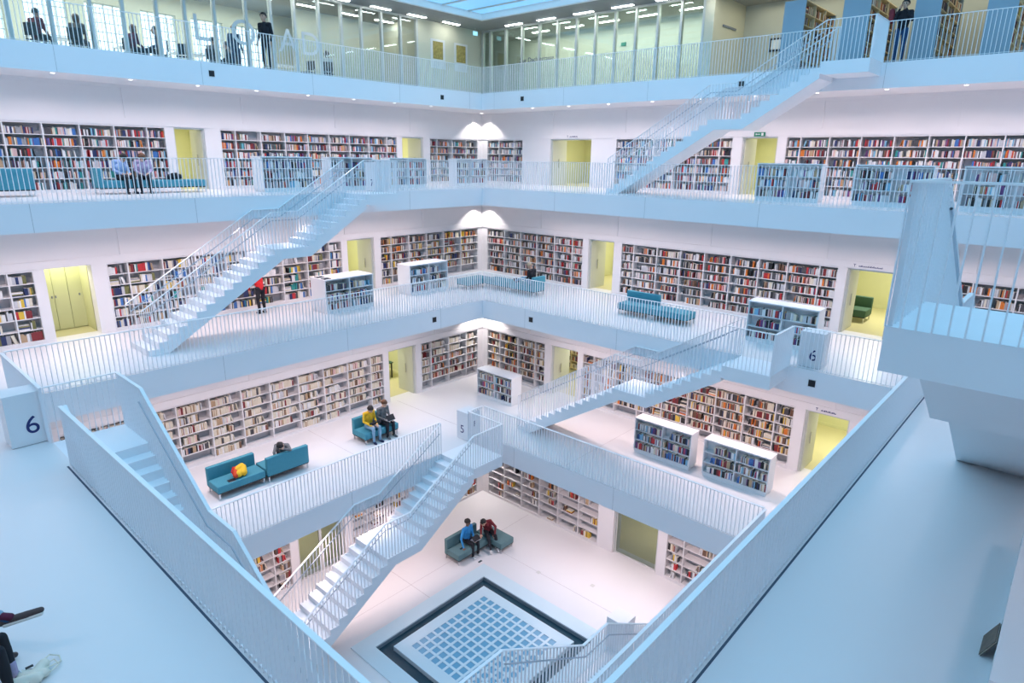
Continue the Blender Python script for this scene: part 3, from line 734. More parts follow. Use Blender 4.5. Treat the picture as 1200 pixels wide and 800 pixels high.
# skylight: glazed bays between white beams
m = MB(); bxs = [12.2 - 1.55 * i for i in range(17)]
for x0, x1 in zip([-SKY] + bxs[::-1], bxs[::-1] + [SKY]): m.box(x0 + .05, x1 - .05, -SKY, SKY, T8 + CH + .22, T8 + CH + .25)
sk = struct(m.build('window_1', 'skylight'))
m = MB()
for x0 in bxs: m.box(x0 - .06, x0 + .06, -SKY, SKY, T8 + CH + .18, T8 + CH + .27)
m.build('skylight_beam', 'frame_metal', sk)
m = MB()
for s_ in ((-SKY - .06, SKY + .06, SKY - .1, SKY + .06), (-SKY - .06, SKY + .06, -SKY - .06, -SKY + .1), (SKY - .1, SKY + .06, -SKY + .1, SKY - .1), (-SKY - .06, -SKY + .1, -SKY + .1, SKY - .1)): m.box(*s_, T8 + CH - .06, T8 + CH + .21)
struct(m.build('trim_2', 'white'))
area('skylight_daylight', (0, 0, T8 + CH + .165), 2 * SKY - .3, 1230, (.38, .75, .98), 2 * SKY - .3)
# outer shell
bx1 = 18.15
m = MB(); yb = 20.0
win = []
x = -9.0
while x < 6.0: win.append((x, x + 1.35)); x += 1.95
a = -22
for (w0, w1) in win:
    m.box(a, w0, yb, yb + .4, T8, T8 + CH); m.box(w0, w1, yb, yb + .4, T8, T8 + .25); m.box(w0, w1, yb, yb + .4, T8 + 2.55, T8 + CH); a = w1
m.box(a, 22, yb, yb + .4, T8, T8 + CH)
struct(m.build('wall_north', 'cream_wall'))
nw = 2
for (w0, w1) in win:
    f = MB()
    for i in range(5): xx = w0 + (w1 - w0) * i / 4; f.box(xx - .02, xx + .02, yb + .12, yb + .2, T8 + .25, T8 + 2.55)
    for i in range(8): zz = T8 + .25 + 2.3 * i / 7; f.box(w0, w1, yb + .125, yb + .195, zz - .018, zz + .018)
    ob = struct(f.build('window_%d' % nw, 'frame_metal')); nw += 1
    f = MB(); f.box(w0, w1, yb + .15, yb + .165, T8 + .25, T8 + 2.55); f.build('glass_pane', 'clear_glass', ob)
m = MB(); m.box(bx1, bx1 + .3, -22, 22, T8, T8 + CH); struct(m.build('wall_east', 'grey_wall'))
m = MB(); m.box(-22, 22, -22, -21.7, T8, T8 + CH); struct(m.build('wall_south', 'wall_paint'))
m = MB(); m.box(-22, -21.7, -22, 22, T8, T8 + CH); struct(m.build('wall_west', 'wall_paint'))
m = MB(); m.box(11.06, G + .2, G, G + .2, T8, T8 + CH); m.box(11.06, 11.26, G + .2, 18.0, T8, T8 + CH); m.box(6.4, 11.26, 18.0, 18.2, T8, T8 + CH); struct(m.build('wall_north', 'cream_wall'))
m = MB(); m.box(G, bx1, 2.65, 2.85, T8, T8 + CH); m.box(G - .05, G + .18, 2.62, 3.0, T8, T8 + CH); struct(m.build('wall_east', 'cream_wall'))
def glass_wall(name, F, posts, a0, a1, label):
    t = thing(name, F((a0 + a1) / 2, G, 0), label, 'glass wall')
    for p in posts:
        m = MB(); m.fbox(F, p - .05, p + .05, G - .06, G + .10, .0, CH); m.build('post', 'frame_metal', t)
    m = MB(); m.fbox(F, a0, a1, G - .05, G + .09, 0, .06); m.fbox(F, a0, a1, G - .05, G + .09, CH - .08, CH); m.build('rail_frame', 'frame_metal', t)
    ps = sorted(posts)
    for q, r in zip(ps, ps[1:]):
        m = MB(); m.fbox(F, q + .05, r - .05, G + .005, G + .017, .06, CH - .08); m.build('glass_pane', 'green_glass' if F(0, 1, 0).x > .5 else 'clear_glass', t)
    return t
FN, FE = SF('N', 8), SF('E', 8)
gN = glass_wall('glass_partition', FN, [-9.9, -8.85, -7.8, -6.75, -5.7, -4.65, -3.55, -2.45, -1.5, -.44, .5, 1.55, 2.75, 3.75, 4.75, 5.85, 6.92, 7.92, 9.0, 10.05, 11.0], -9.9, 11.0, 'long glass partition with pale posts before the bright reading room')
gE = glass_wall('glass_partition', FE, [15.2, 14.65, 13.6, 12.51, 11.42, 10.33, 9.24, 8.2, 7.16, 6.12, 5.08, 4.02, 3.05], 3.05, 15.2, 'greenish glass partition with pale posts on the side of the highest stair')
for s, x, z in (('L', 1.0, 1.0), ('O', 2.6, 1.05), ('A', 4.42, 1.0), ('D', 5.4, 1.0)):
    text_mesh('window_letter', s, 1.25, face_mtx(FN(x, G - .006, z), (0, -1, 0)), 'white', gN, .003)
text_mesh('lettering', 'Zur Dachterrasse', .30, face_mtx(FE(11.6, G - .006, 1.55), (-1, 0, 0)), 'number_blue', gE, .002)
# ceiling fixtures
def fixture(x, y, horiz, lab):
    t = thing('ceiling_light', (x, y, T8 + CH), lab, 'lamp', 'ceiling tube lights on the top gallery')
    lx, ly = (.5, .07) if horiz else (.07, .5)
    m = MB(); m.box(x - lx - .02, x + lx + .02, y - ly - .02, y + ly + .02, T8 + CH - .05, T8 + CH); m.build('housing', 'white', t)
    m = MB(); m.box(x - lx, x + lx, y - ly, y + ly, T8 + CH - .07, T8 + CH - .05); m.build('diffuser', 'tube', t)
i = 1
for x in (12.7, 10.6, 8.6, 6.5, 4.4): fixture(x, 14.75, True, 'tube light on the top gallery ceiling outside the windowed room, %s from the corner' % ordw(i)); i += 1
i = 1
for x in (10.4, 8.5, 6.4, 4.3, 2.2, .1, -2.0, -4.1): fixture(x, 16.9, True, 'tube light inside the windowed reading room, %s from the picture wall' % ordw(i)); i += 1
i = 1
for y in (12.6, 10.6, 8.5, 6.5, 4.4, 2.3): fixture(14.75, y, False, 'tube light in front of the greenish glass wall, %s from the corner' % ordw(i)); i += 1
i = 1
for y in (12.7, 10.6, 8.6, 6.6, 4.5): fixture(16.9, y, False, 'tube light behind the greenish glass wall, %s from the corner' % ordw(i)); i += 1
area('reading_light', (-1, 17.5, T8 + CH - .1), 14, 330, (.9, 1, .95), 3.5)
area('green_room_light', (16.7, 9, T8 + CH - .1), 2.0, 190, (1, 1, .86), 11)
area('stacks_light', (16.4, -4, T8 + CH - .1), 3.0, 130, (1, .95, .72), 12)
# pictures on the wall and sign boards
for x0, x1, lab in ((11.92, 12.68, 'white mounted print with golden picture, first on the top gallery wall'), (13.45, 14.2, 'white mounted print with golden picture, second one next to the glass corner')):
    t = thing('picture', (x0 / 2 + x1 / 2, G, T8 + 1.9), lab, 'picture')
    m = MB(); m.fbox(FN, x0 - .08, x1 + .08, G - .02, G, 1.2, 2.5); m.build('mount_board', 'white', t)
    m = MB(); m.fbox(FN, x0 + .06, x1 - .06, G - .024, G - .02, 1.62, 2.4); m.build('print', 'artwork', t)
t = thing('notice', (18.1, 1.2, T8 + 1.6), 'white notice with black frame on the wall beside bluish bookcase end', 'sign')
m = MB(); m.box(18.10, 18.15, .85, 1.5, T8 + 1.4, T8 + 1.9); m.build('frame', 'black', t)
m = MB(); m.box(18.09, 18.10, .93, 1.42, T8 + 1.47, T8 + 1.83); m.build('sheet', 'white', t)
t = thing('sign_box', (17.0, 2.6, T8 + 2.2), 'dark slim handrail-like bar high on the cream wall by the glass partition', 'fixture')
m = MB(); m.box(16.1, 17.3, 2.60, 2.645, T8 + 2.2, T8 + 2.27); m.build('bar', 'dark_seam', t)
t = thing('exit_sign', (14.5, 14.9, T8 + 3.0), 'small luminous exit sign hanging at the top gallery corner', 'sign')
m = MB(); m.box(14.3, 14.6, 14.88, 14.92, T8 + 2.92, T8 + 3.1); m.build('sign_plate', 'exit_blue', t)
m = MB(); m.box(14.44, 14.46, 14.89, 14.91, T8 + 3.1, T8 + CH); m.build('hanger', 'frame_metal', t)
t = thing('exit_sign', (18.1, 8.5, T8 + 2.3), 'small green exit sign behind the greenish glass wall', 'sign')
m = MB(); m.box(18.10, 18.14, 8.42, 8.68, T8 + 2.3, T8 + 2.45); m.build('sign_plate', 'exit_green', t)
# stacks: four bluish bookcase ends
for i, (y0, y1, lab) in enumerate(((-1.26, -.55, 'tall bookcase with bluish end panel, first beside the cream wall on the top gallery'), (-3.27, -2.46, 'tall bookcase with bluish end panel behind the stair head on the top gallery'),
                                  (-5.21, -4.52, 'tall bookcase with bluish end panel next to the visitor with red bag'), (-7.08, -6.36, 'tall bookcase with bluish end panel, last along the top railing'))):
    t = thing('tall_bookcase', (15.6, (y0 + y1) / 2, T8), lab, 'bookcase', 'tall bookcases on the top gallery')
    x0, x1 = 14.0, 17.2; H = 2.3
    m = MB(); m.box(x0, x0 + .04, y0, y1, T8, T8 + H); m.build('end_panel', 'blue_panel', t)
    m = MB(); m.box(x1 - .04, x1, y0, y1, T8, T8 + H); m.build('end_panel', 'blue_panel', t)
    ym = (y0 + y1) / 2
    m = MB(); m.box(x0 + .04, x1 - .04, ym - .012, ym + .012, T8, T8 + H); m.build('centre_panel', 'shelf_back', t)
    m = MB(); m.box(x0 + .04, x1 - .04, y0 + .01, y1 - .01, T8 + H - .03, T8 + H); m.build('top_board', 'warm_panel', t)
    for r in range(6):
        m = MB(); zz = T8 + .08 + r * .36; m.box(x0 + .04, x1 - .04, y0 + .02, y1 - .02, zz, zz + .022); m.build('shelf', 'warm_panel', t)
    for b in range(1, 3):
        m = MB(); xx = x0 + b * (x1 - x0) / 3; m.box(xx - .015, xx + .015, y0 + .02, y1 - .02, T8 + .08, T8 + H - .03); m.build('upright', 'warm_panel', t)
    Fs = (lambda y0: (lambda a, d, z: Vector((x0 + a, y0 + d, T8 + z))))(y0)
    for b in range(3):
        for r in range(6):
            fill(Fs, .05 + b * 1.0667, .05 + (b + 1) * 1.0667 - .05, .08 + r * .36 + .023, .33, .03, .2, 'warm', ('tall', i, b + 1, 6 - r))

# ------------------------------------------------------------------ people
def cap(m, a, ra, b, rb, seg=10):
    a, b = Vector(a), Vector(b); bm = bmesh.new()
    for c_, r_ in ((a, ra), (b, rb)):
        bmesh.ops.create_icosphere(bm, subdivisions=2, radius=r_, matrix=Matrix.Translation(c_))
    res = bmesh.ops.convex_hull(bm, input=bm.verts)
    bmesh.ops.delete(bm, geom=[v for v in bm.verts if not v.link_faces], context='VERTS')
    inter = [g for g in res['geom_interior'] if isinstance(g, bmesh.types.BMVert) and g.is_valid]
    if inter: bmesh.ops.delete(bm, geom=inter, context='VERTS')
    n = len(m.v); bm.verts.index_update()
    m.v += [tuple(v.co) for v in bm.verts]
    for f in bm.faces: m.f.append(tuple(n + v.index for v in f.verts)); m.m.append(0)
    bm.free()
def blob(name, pts, m_, parent, vox=.012):
    m = MB()
    for a, ra, b, rb in pts: cap(m, a, ra, b, rb)
    me = bpy.data.meshes.new(name); me.from_pydata([tuple(PINV[parent.name] @ Vector(q)) for q in m.v], [], m.f)
    o = bpy.data.objects.new(name, me); C.objects.link(o)
    md = o.modifiers.new('r', 'REMESH'); md.mode = 'VOXEL'; md.voxel_size = vox
    bpy.context.view_layer.update()
    nm = bpy.data.meshes.new_from_object(o.evaluated_get(bpy.context.evaluated_depsgraph_get())); o.modifiers.clear(); o.data = nm; bpy.data.meshes.remove(me)
    nm.materials.clear(); nm.materials.append(MATS[m_]); nm.polygons.foreach_set('use_smooth', [True] * len(nm.polygons)); o.parent = parent
    return o
STAND = dict(pel=(0, 0, .93), che=(0, 0, 1.24), nek=(0, .005, 1.47), hed=(0, .03, 1.615), sh=(.185, 0, 1.40), el=(.235, -.03, 1.12), wr=(.245, .08, .88), hip=(.09, 0, .90), kn=(.10, .03, .49), an=(.10, -.02, .085))
SIT = dict(pel=(0, 0, .13), che=(0, .02, .43), nek=(0, .06, .65), hed=(0, .11, .79), sh=(.185, .04, .585), el=(.235, .06, .31), wr=(.13, .30, .22), hip=(.09, .02, .10), kn=(.13, .46, .12), an=(.13, .47, -.34))
def person(loc, rz, label, base, over, top, bot, shoe, skin, hair, hstyle='short', scale=1.0, vox=.012, zoff=0, extra=None):
    t = thing('person', loc, label, 'person', None, rz)
    J = {}
    for n_, p in base.items():
        if n_ in ('sh', 'el', 'wr', 'hip', 'kn', 'an'):
            J[n_ + 'R'] = Vector(p); J[n_ + 'L'] = Vector((-p[0], p[1], p[2]))
        else: J[n_] = Vector(p)
    for n_, p in over.items(): J[n_] = Vector(p)
    m = MB(); segs = []
    def c(a, ra, b, rb, part): cap(m, a, ra, b, rb); segs.append((Vector(a), Vector(b), (ra + rb) / 2, part))
    c(J['hipR'], .105, J['hipL'], .105, 'bot'); c(J['pel'], .115, J['pel'] + (J['che'] - J['pel']) * .45, .118, 'top')
    sideR = (J['shR'] - J['shL']).normalized()
    for s_ in (-1, 1):
        c(J['pel'] + (J['che'] - J['pel']) * .25 + sideR * .05 * s_, .095, J['che'] + sideR * .08 * s_, .108, 'top')
    c(J['che'], .12, J['nek'] - (J['nek'] - J['che']) * .35, .095, 'top'); c(J['shR'], .068, J['shL'], .068, 'top')
    c(J['nek'] - (J['nek'] - J['che']) * .1, .056, J['hed'] - (J['hed'] - J['nek']) * .35, .052, 'skin')
    hd = J['hed']; fw = J.get('look', Vector((0, 1, 0))).normalized(); upv = (hd - J['nek']).normalized(); upv = (upv - fw * upv.dot(fw)).normalized(); rtv = fw.cross(upv)
    c(hd + upv * .035 - fw * .02, .098, hd + upv * .02 + fw * .015, .092, 'skin'); c(hd + fw * .03, .078, hd - upv * .085 + fw * .055, .045, 'skin')
    c(hd + fw * .10 + upv * .012, .012, hd + fw * .118 - upv * .022, .017, 'skin')
    for s_ in (-1, 1): c(hd + rtv * .092 * s_ + upv * .02, .018, hd + rtv * .092 * s_ - upv * .025, .015, 'skin')
    for S_ in 'RL':
        sg = 1 if S_ == 'R' else -1
        sh, el, wr = J['sh' + S_], J['el' + S_], J['wr' + S_]
        c(sh, .062, el, .046, 'top'); c(el, .045, wr, .033, over.get('sleeve', 'top') if isinstance(over.get('sleeve'), str) else 'top')
        d = J.get('hd' + S_, (wr - el)).normalized(); n1 = d.cross(Vector((0, 0, 1)))
        if n1.length < .2: n1 = Vector((1, 0, 0))
        n1.normalize(); n2 = n1.cross(d)
        if n1.dot(sideR) * sg > 0: n1 = -n1
        pc = wr + d * .075
        c(wr + d * .01, .030, pc - n1 * .015, .030, 'skin'); c(wr + d * .01, .030, pc + n1 * .018, .030, 'skin')
        for fi in range(4):
            b0 = pc + n1 * (-.030 + .020 * fi) + d * .015; ln = (.062, .072, .066, .05)[fi]
            k1 = b0 + d * ln * .55 - n2 * .006; k2 = k1 + (d * .75 - n2 * .5) * ln * .5
            c(b0, .0115, k1, .0105, 'skin'); c(k1, .0105, k2, .0095, 'skin')
        tb = wr + d * .03 + n1 * .03
        c(tb, .013, tb + (d * .6 + n1 * .8) * .04, .0115, 'skin'); c(tb + (d * .6 + n1 * .8) * .04, .0115, tb + (d * .9 + n1 * .6) * .065, .010, 'skin')
        hp, kn, an = J['hip' + S_], J['kn' + S_], J['an' + S_]
        c(hp, .098, kn, .062, 'bot'); c(kn, .062, kn + (an - kn) * .4, .060, 'bot'); c(kn + (an - kn) * .4, .060, an, .042, 'bot')
        toe = J.get('to' + S_, an + Vector((.02 * sg, .15, -.045)))
        heel = an - (toe - an) * .22 + Vector((0, 0, -.035))
        c(heel, .045, an + (toe - an) * .6 + Vector((0, 0, -.02)), .045, 'shoe'); c(an + (toe - an) * .5 + Vector((0, 0, -.02)), .045, toe, .034, 'shoe')
    me = bpy.data.meshes.new('body'); me.from_pydata([tuple(Vector(q) * scale) for q in m.v], [], m.f)
    o = bpy.data.objects.new('body', me); C.objects.link(o)
    md = o.modifiers.new('r', 'REMESH'); md.mode = 'VOXEL'; md.voxel_size = vox * scale
    sm = o.modifiers.new('s', 'SMOOTH'); sm.factor = .5; sm.iterations = 2
    bpy.context.view_layer.update()
    nm = bpy.data.meshes.new_from_object(o.evaluated_get(bpy.context.evaluated_depsgraph_get()))
    o.modifiers.clear(); o.data = nm; bpy.data.meshes.remove(me)
    parts = ['skin', 'top', 'bot', 'shoe']
    nm.materials.clear()
    for q in (skin, top, bot, shoe, 'black'): nm.materials.append(MATS[q])
    ctr = np.array([tuple(p.center) for p in nm.polygons]) / scale
    best = np.full(len(ctr), 1e9); idx = np.zeros(len(ctr), int)
    for a, b, r, part in segs:
        a_, b_ = np.array(a), np.array(b); ab = b_ - a_; L2 = ab @ ab + 1e-12
        tt = np.clip(((ctr - a_) @ ab) / L2, 0, 1); dd = np.linalg.norm(ctr - a_ - tt[:, None] * ab, axis=1) - r
        u = dd < best; best[u] = dd[u]; idx[u] = parts.index(part)
    for s_ in (-1, 1):            # eyes
        ep = np.array(hd + fw * .095 + rtv * .035 * s_ + upv * .02)
        idx[np.linalg.norm(ctr - ep, axis=1) < .016] = 4
    nm.polygons.foreach_set('material_index', idx.tolist()); nm.polygons.foreach_set('use_smooth', [True] * len(nm.polygons))
    o.parent = t
    if hair:
        h = MB(); off = hd + upv * .03 - fw * .012
        nu, nv = 18, 12; v0 = len(h.v)
        rows_ = []
        for i in range(nv + 1):
            ph = PI * i / nv
            for j in range(nu):
                th = 2 * PI * j / nu
                dx, dy, dz = math.sin(ph) * math.cos(th), math.sin(ph) * math.sin(th), math.cos(ph)
                lowlim = -.25 if dy < .2 else (.35 if dy > .55 else .0)
                if hstyle == 'long' and dy < .25: lowlim = -1
                dz2 = max(dz, lowlim); r_ = .112 + .006 * math.sin(5 * th + 3 * ph)
                p = off + rtv * dx * r_ * .98 + fw * dy * (r_ + .006) + upv * dz2 * (r_ + .012) * (1.9 if (hstyle == 'long' and dz2 < 0) else 1)
                h.v.append(tuple(p * scale))
        for i in range(nv):
            for j in range(nu):
                q = (j + 1) % nu; h.f.append((v0 + i * nu + j, v0 + i * nu + q, v0 + (i + 1) * nu + q, v0 + (i + 1) * nu + j)); h.m.append(0)
        me = bpy.data.meshes.new('hair'); me.from_pydata(h.v, [], h.f); me.materials.append(MATS[hair]); me.polygons.foreach_set('use_smooth', [True] * len(me.polygons))
        bm = bmesh.new(); bm.from_mesh(me); bmesh.ops.remove_doubles(bm, verts=bm.verts, dist=.001); bmesh.ops.recalc_face_normals(bm, faces=bm.faces); bm.to_mesh(me); bm.free()
        ho = bpy.data.objects.new('hair', me); C.objects.link(ho); ho.parent = t
    return t
S, N_ = PI, 0.0          # rotation: figure's forward (+Y) turned to -Y / kept
V = lambda *a: Vector(a)
# lower gallery, on the sofas (sit height .42)
zs5, zs4, zs6, zs7 = Z(5) + .42, Z(4) + .42, Z(6) + .42, Z(7) + .42
person((2.12, 7.86, zs5), S, 'person in yellow and white jacket and pale jeans sitting on teal sofa', SIT, dict(hed=(.02, .18, .76), look=(-.1, .8, -.6), wrR=(.12, .34, .20), wrL=(-.10, .36, .22)), 'yellow', 'jeans', 'navy', 'skin', 'hair_black', vox=.010)
person((2.72, 7.86, zs5), S, 'person in grey patterned jacket and black trousers holding a device on teal sofa', SIT, dict(hed=(.0, .14, .79), look=(-.1, .8, -.5), wrR=(.10, .38, .24), wrL=(-.12, .38, .24)), 'grey_cloth', 'black_cloth', 'grey_cloth', 'skin_light', 'hair_brown', vox=.010)
person((-1.15, 7.86, zs5), -.45, 'person slumped over a sofa backrest, head resting on arms', SIT,
       dict(pel=(.06, .10, .16), hipR=(.14, .1, .13), hipL=(-.03, .12, .13), che=(.02, -.10, .42), nek=(-.02, -.25, .56), hed=(-.05, -.36, .60), look=(.75, -.45, -.5), shR=(.15, -.20, .50), shL=(-.18, -.16, .52), elR=(.22, -.40, .42), wrR=(.04, -.44, .50), elL=(-.26, -.40, .40), wrL=(-.22, -.46, .16), hdL=(0, -.1, -1)), 'grey_cloth', 'black_cloth', 'black_cloth', 'skin', 'hair_black', vox=.010)
# ground floor
person((4.05, 4.92, zs4), S, 'person in bright blue sweater with laptop on knees on grey teal sofa', SIT, dict(hed=(0, .05, .80), look=(-.5, .8, -.4), wrR=(.42, .28, .06), elR=(.34, .08, .30), wrL=(-.05, .36, .22)), 'blue_cloth', 'black_cloth', 'white_cloth', 'skin_dark', 'hair_black', vox=.010)
person((5.0, 4.74, zs4), 2.62, 'person in dark red checked shirt and white shoes leaning over to a laptop', SIT, dict(che=(.07, .10, .42), nek=(.17, .22, .58), hed=(.27, .30, .65), look=(.55, .6, -.6), shR=(.27, .10, .52), shL=(-.02, .20, .60), elR=(.36, .28, .36), wrR=(.40, .42, .26), elL=(-.20, .28, .38), wrL=(-.13, .44, .18), knL=(-.14, .47, .12), anL=(-.16, .66, -.26), toL=(-.17, .82, -.30), anR=(.10, .70, -.26), toR=(.10, .86, -.30)), 'dark_red', 'black_cloth', 'white_cloth', 'skin', 'hair_black', vox=.010)
# middle gallery
person((.50, 11.68, Z(6)), .1, 'visitor in red top and black trousers bending towards the shelves', STAND, dict(che=(.0, .10, 1.22), nek=(.0, .24, 1.42), hed=(.0, .33, 1.54), look=(0, .8, -.6), shR=(.18, .18, 1.36), shL=(-.18, .18, 1.36), elR=(.24, .32, 1.12), elL=(-.26, .26, 1.10), wrR=(.16, .52, 1.05), wrL=(-.24, .30, .86)), 'red_cloth', 'black_cloth', 'black_cloth', 'skin', 'hair_black', vox=.012)
person((9.98, 7.05, zs6), N_, 'woman in black sitting sideways on the teal sofa with legs stretched out', SIT, dict(knR=(.1, .46, .22), anR=(.1, .88, .06), toR=(.1, .98, .12), knL=(-.1, .44, .24), anL=(-.08, .86, .06), toL=(-.08, .96, .12), hed=(0, .16, .76), look=(0, .8, -.6)), 'black_cloth', 'jeans', 'black_cloth', 'skin', 'hair_fair', vox=.012)
# upper gallery readers
person((-2.75, 13.8, zs7), S + .25, 'reader in light blue shirt with black hair on the upper gallery sofa', SIT, dict(che=(0, .08, .42), nek=(0, .18, .60), hed=(0, .27, .70), look=(0, .6, -.8)), 'light_blue', 'black_cloth', 'black_cloth', 'skin', 'hair_black', vox=.012)
person((-2.05, 13.8, zs7), S - .3, 'reader in lilac shirt with long brown hair on the upper gallery sofa', SIT, dict(che=(0, .06, .42), nek=(0, .14, .61), hed=(0, .21, .72), look=(.2, .6, -.7)), 'lilac', 'black_cloth', 'black_cloth', 'skin_light', 'hair_brown', 'long', vox=.012)
# top gallery
person((2.45, 13.4, T8), PI / 2 + .5, 'man in black standing at the top gallery railing', STAND, dict(), 'black_cloth', 'black_cloth', 'black_cloth', 'skin', 'hair_black', scale=1.08, vox=.013)
person((2.44, 15.75, T8), S, 'standing person in dark clothes behind the top glass, beside the man in black', STAND, dict(), 'navy', 'navy', 'black_cloth', 'skin_light', 'hair_brown', vox=.014)
person((13.3, -4.42, T8), PI / 2, 'visitor with red shoulder bag and jeans taking a photograph at the top railing', STAND, dict(elR=(.25, .10, 1.16), wrR=(.10, .22, 1.46), elL=(-.25, .10, 1.16), wrL=(-.08, .22, 1.46), hdR=(-.3, .1, 1), hdL=(.3, .1, 1)), 'black_cloth', 'dark_jeans', 'black_cloth', 'skin', 'hair_black', scale=.99, vox=.012)
# ------------------------------------------------------------------ chairs, tables and seated people behind the top glass
def chair(x, y, rz, lab):
    t = thing('chair', (x, y, T8), lab, 'chair', 'black chairs behind the top glass', rz)
    def P(*b):
        m = MB(); Mx = Matrix.Translation((x, y, T8)) @ Matrix.Rotation(rz, 4, 'Z'); m.box(*b); m.v = [tuple(Mx @ Vector(q)) for q in m.v]; return m
    P(-.22, .22, -.22, .22, .42, .46).build('seat', 'black', t, bevel=.01)
    P(-.21, .21, -.24, -.21, .55, .92).build('backrest', 'black', t, bevel=.008)
    for sx in (-.19, .19):
        for sy in (-.2, .2): P(sx - .012, sx + .012, sy - .012, sy + .012, 0, .42 if sy > 0 else .6).build('leg', 'chrome', t)
def table(x, y, lab):
    t = thing('table', (x, y, T8), lab, 'table', 'white tables behind the top glass')
    m = MB(); m.box(x - .6, x + .6, y - .38, y + .38, T8 + .72, T8 + .75); m.build('table_top', 'white', t)
    for sx in (-.55, .55):
        for sy in (-.33, .33):
            m = MB(); m.box(x + sx - .02, x + sx + .02, y + sy - .02, y + sy + .02, T8, T8 + .72); m.build('leg', 'frame_metal', t)
zs8 = T8 + .45
def seated(x, y, rz, lab, top, hair, hs='short'):
    chair(x, y, rz, 'black chair under the ' + lab.split(' sitting')[0])
    person((x, y - .0, zs8), rz, lab, SIT, dict(), top, 'black_cloth', 'black_cloth', 'skin', hair, hs, vox=.015)
seated(-3.85, 15.95, -.9, 'person in dark red and black jacket sitting first behind the top glass', 'dark_red', 'hair_black')
seated(-2.75, 15.9, -.6, 'person in brown coat sitting second behind the top glass', 'brown_cloth', 'hair_brown', 'long')
seated(-.95, 16.4, -1.3, 'person in dark top sitting opposite a friend behind the top glass', 'maroon', 'hair_brown', 'long')
seated(-.15, 16.1, 1.3, 'person in navy jacket sitting with back to a glass post', 'navy', 'hair_black')
seated(1.95, 16.6, -.8, 'person with fair skin and grey top sitting behind the top glass', 'grey_cloth', 'hair_black')
seated(2.9, 17.2, .9, 'person all in black sitting near the standing pair behind the glass', 'black_cloth', 'hair_black')
seated(6.6, 16.0, -.4, 'person with long black hair sitting alone behind the top glass', 'white_cloth', 'hair_black', 'long')
chair(.55, 15.9, 2.6, 'empty black chair behind the top glass beside a large white letter')
chair(5.7, 16.1, 2.0, 'empty black chair beside the lone long-haired sitter')
for x, y, lab in ((-3.2, 17.3, 'white table behind the brown coated sitter'), (-.5, 17.6, 'white table by the two facing sitters'), (1.3, 17.3, 'white table beside the grey clad sitter'), (5.2, 17.2, 'white table by the lone sitter')): table(x, y, lab)

# ------------------------------------------------------------------ the two people cut off at the picture's edge, their seat and bag
sofa('sofa', 6, [(-11.0, -10.25, -3.6, -1.2, 'W')], 'slate_teal', 'grey seat of the two people whose legs enter the picture')
pa = person((-10.15, -1.62, Z(6) + .44), -PI / 2, 'person in blue jeans with crossed leg and brown shoe, only legs visible', SIT,
       dict(knR=(.16, .46, .10), anR=(.18, .62, -.34), knL=(-.05, .50, .24), anL=(.24, .78, .12), toL=(.36, 1.06, .13)), 'blue_cloth', 'dark_jeans', 'brown_shoe', 'skin', 'hair_black', vox=.009)
def on(t, p): return Vector(t.location) + Matrix.Rotation(t.rotation_euler.z, 3, 'Z') @ Vector(p)
blob('sole', [(on(pa, (.235, .74, .055)), .022, on(pa, (.37, 1.06, .095)), .020), (on(pa, (.26, .74, .055)), .022, on(pa, (.39, 1.05, .095)), .018)], 'sole', pa, .007)
blob('sock', [(on(pa, (.20, .74, .14)), .047, on(pa, (.25, .80, .125)), .046)], 'maroon', pa, .008)
blob('trouser_cuff', [(on(pa, (.14, .68, .165)), .058, on(pa, (.17, .715, .155)), .058)], 'jeans', pa, .008)
pb = person((-10.15, -2.2, Z(6) + .44), -PI / 2, 'person in dark trousers with pale socks and laced shoes, only one leg visible', SIT, dict(knL=(-.02, .66, .12), anL=(.02, .69, -.34), toL=(.06, .86, -.385), knR=(.2, .6, .12), anR=(.2, .62, -.34)), 'black_cloth', 'black_cloth', 'maroon', 'skin', 'hair_black', vox=.009)
blob('sock', [(on(pb, (.02, .685, -.20)), .050, on(pb, (.02, .69, -.34)), .047)], 'lilac', pb, .008)
m = MB()
for i in range(3): m.tube([on(pb, (.0, .74 + i * .03, -.325 - i * .012)), on(pb, (.07, .75 + i * .03, -.325 - i * .012))], .006)
m.build('shoelace', 'white', pb)
# bag on the floor
z6 = Z(6)
t = thing('tote_bag', (-9.3, -2.3, z6), 'cream tote bag lying on the pale blue floor by the laced shoes', 'bag')
blob('bag_body', [((-9.45, -2.45, z6 + .05), .05, (-9.2, -2.22, z6 + .06), .06), ((-9.4, -2.25, z6 + .06), .06, (-9.22, -2.36, z6 + .05), .05), ((-9.5, -2.35, z6 + .07), .07, (-9.3, -2.4, z6 + .06), .06)], 'bag_cream', t)
m = MB(); m.tube([(-9.22, -2.2, z6 + .08), (-9.12, -2.1, z6 + .06), (-9.04, -2.14, z6 + .02), (-9.05, -2.25, z6 + .02), (-9.2, -2.32, z6 + .07)], .008); m.build('handle', 'bag_cream', t)
m = MB(); m.tube([(-9.25, -2.3, z6 + .1), (-9.1, -2.2, z6 + .05), (-9.08, -2.3, z6 + .03), (-9.18, -2.4, z6 + .06)], .008); m.build('handle', 'bag_cream', t)
m = MB(); m.box(-9.36, -9.29, -2.26, -2.23, z6 + .118, z6 + .128); m.build('print_mark', 'black', t)
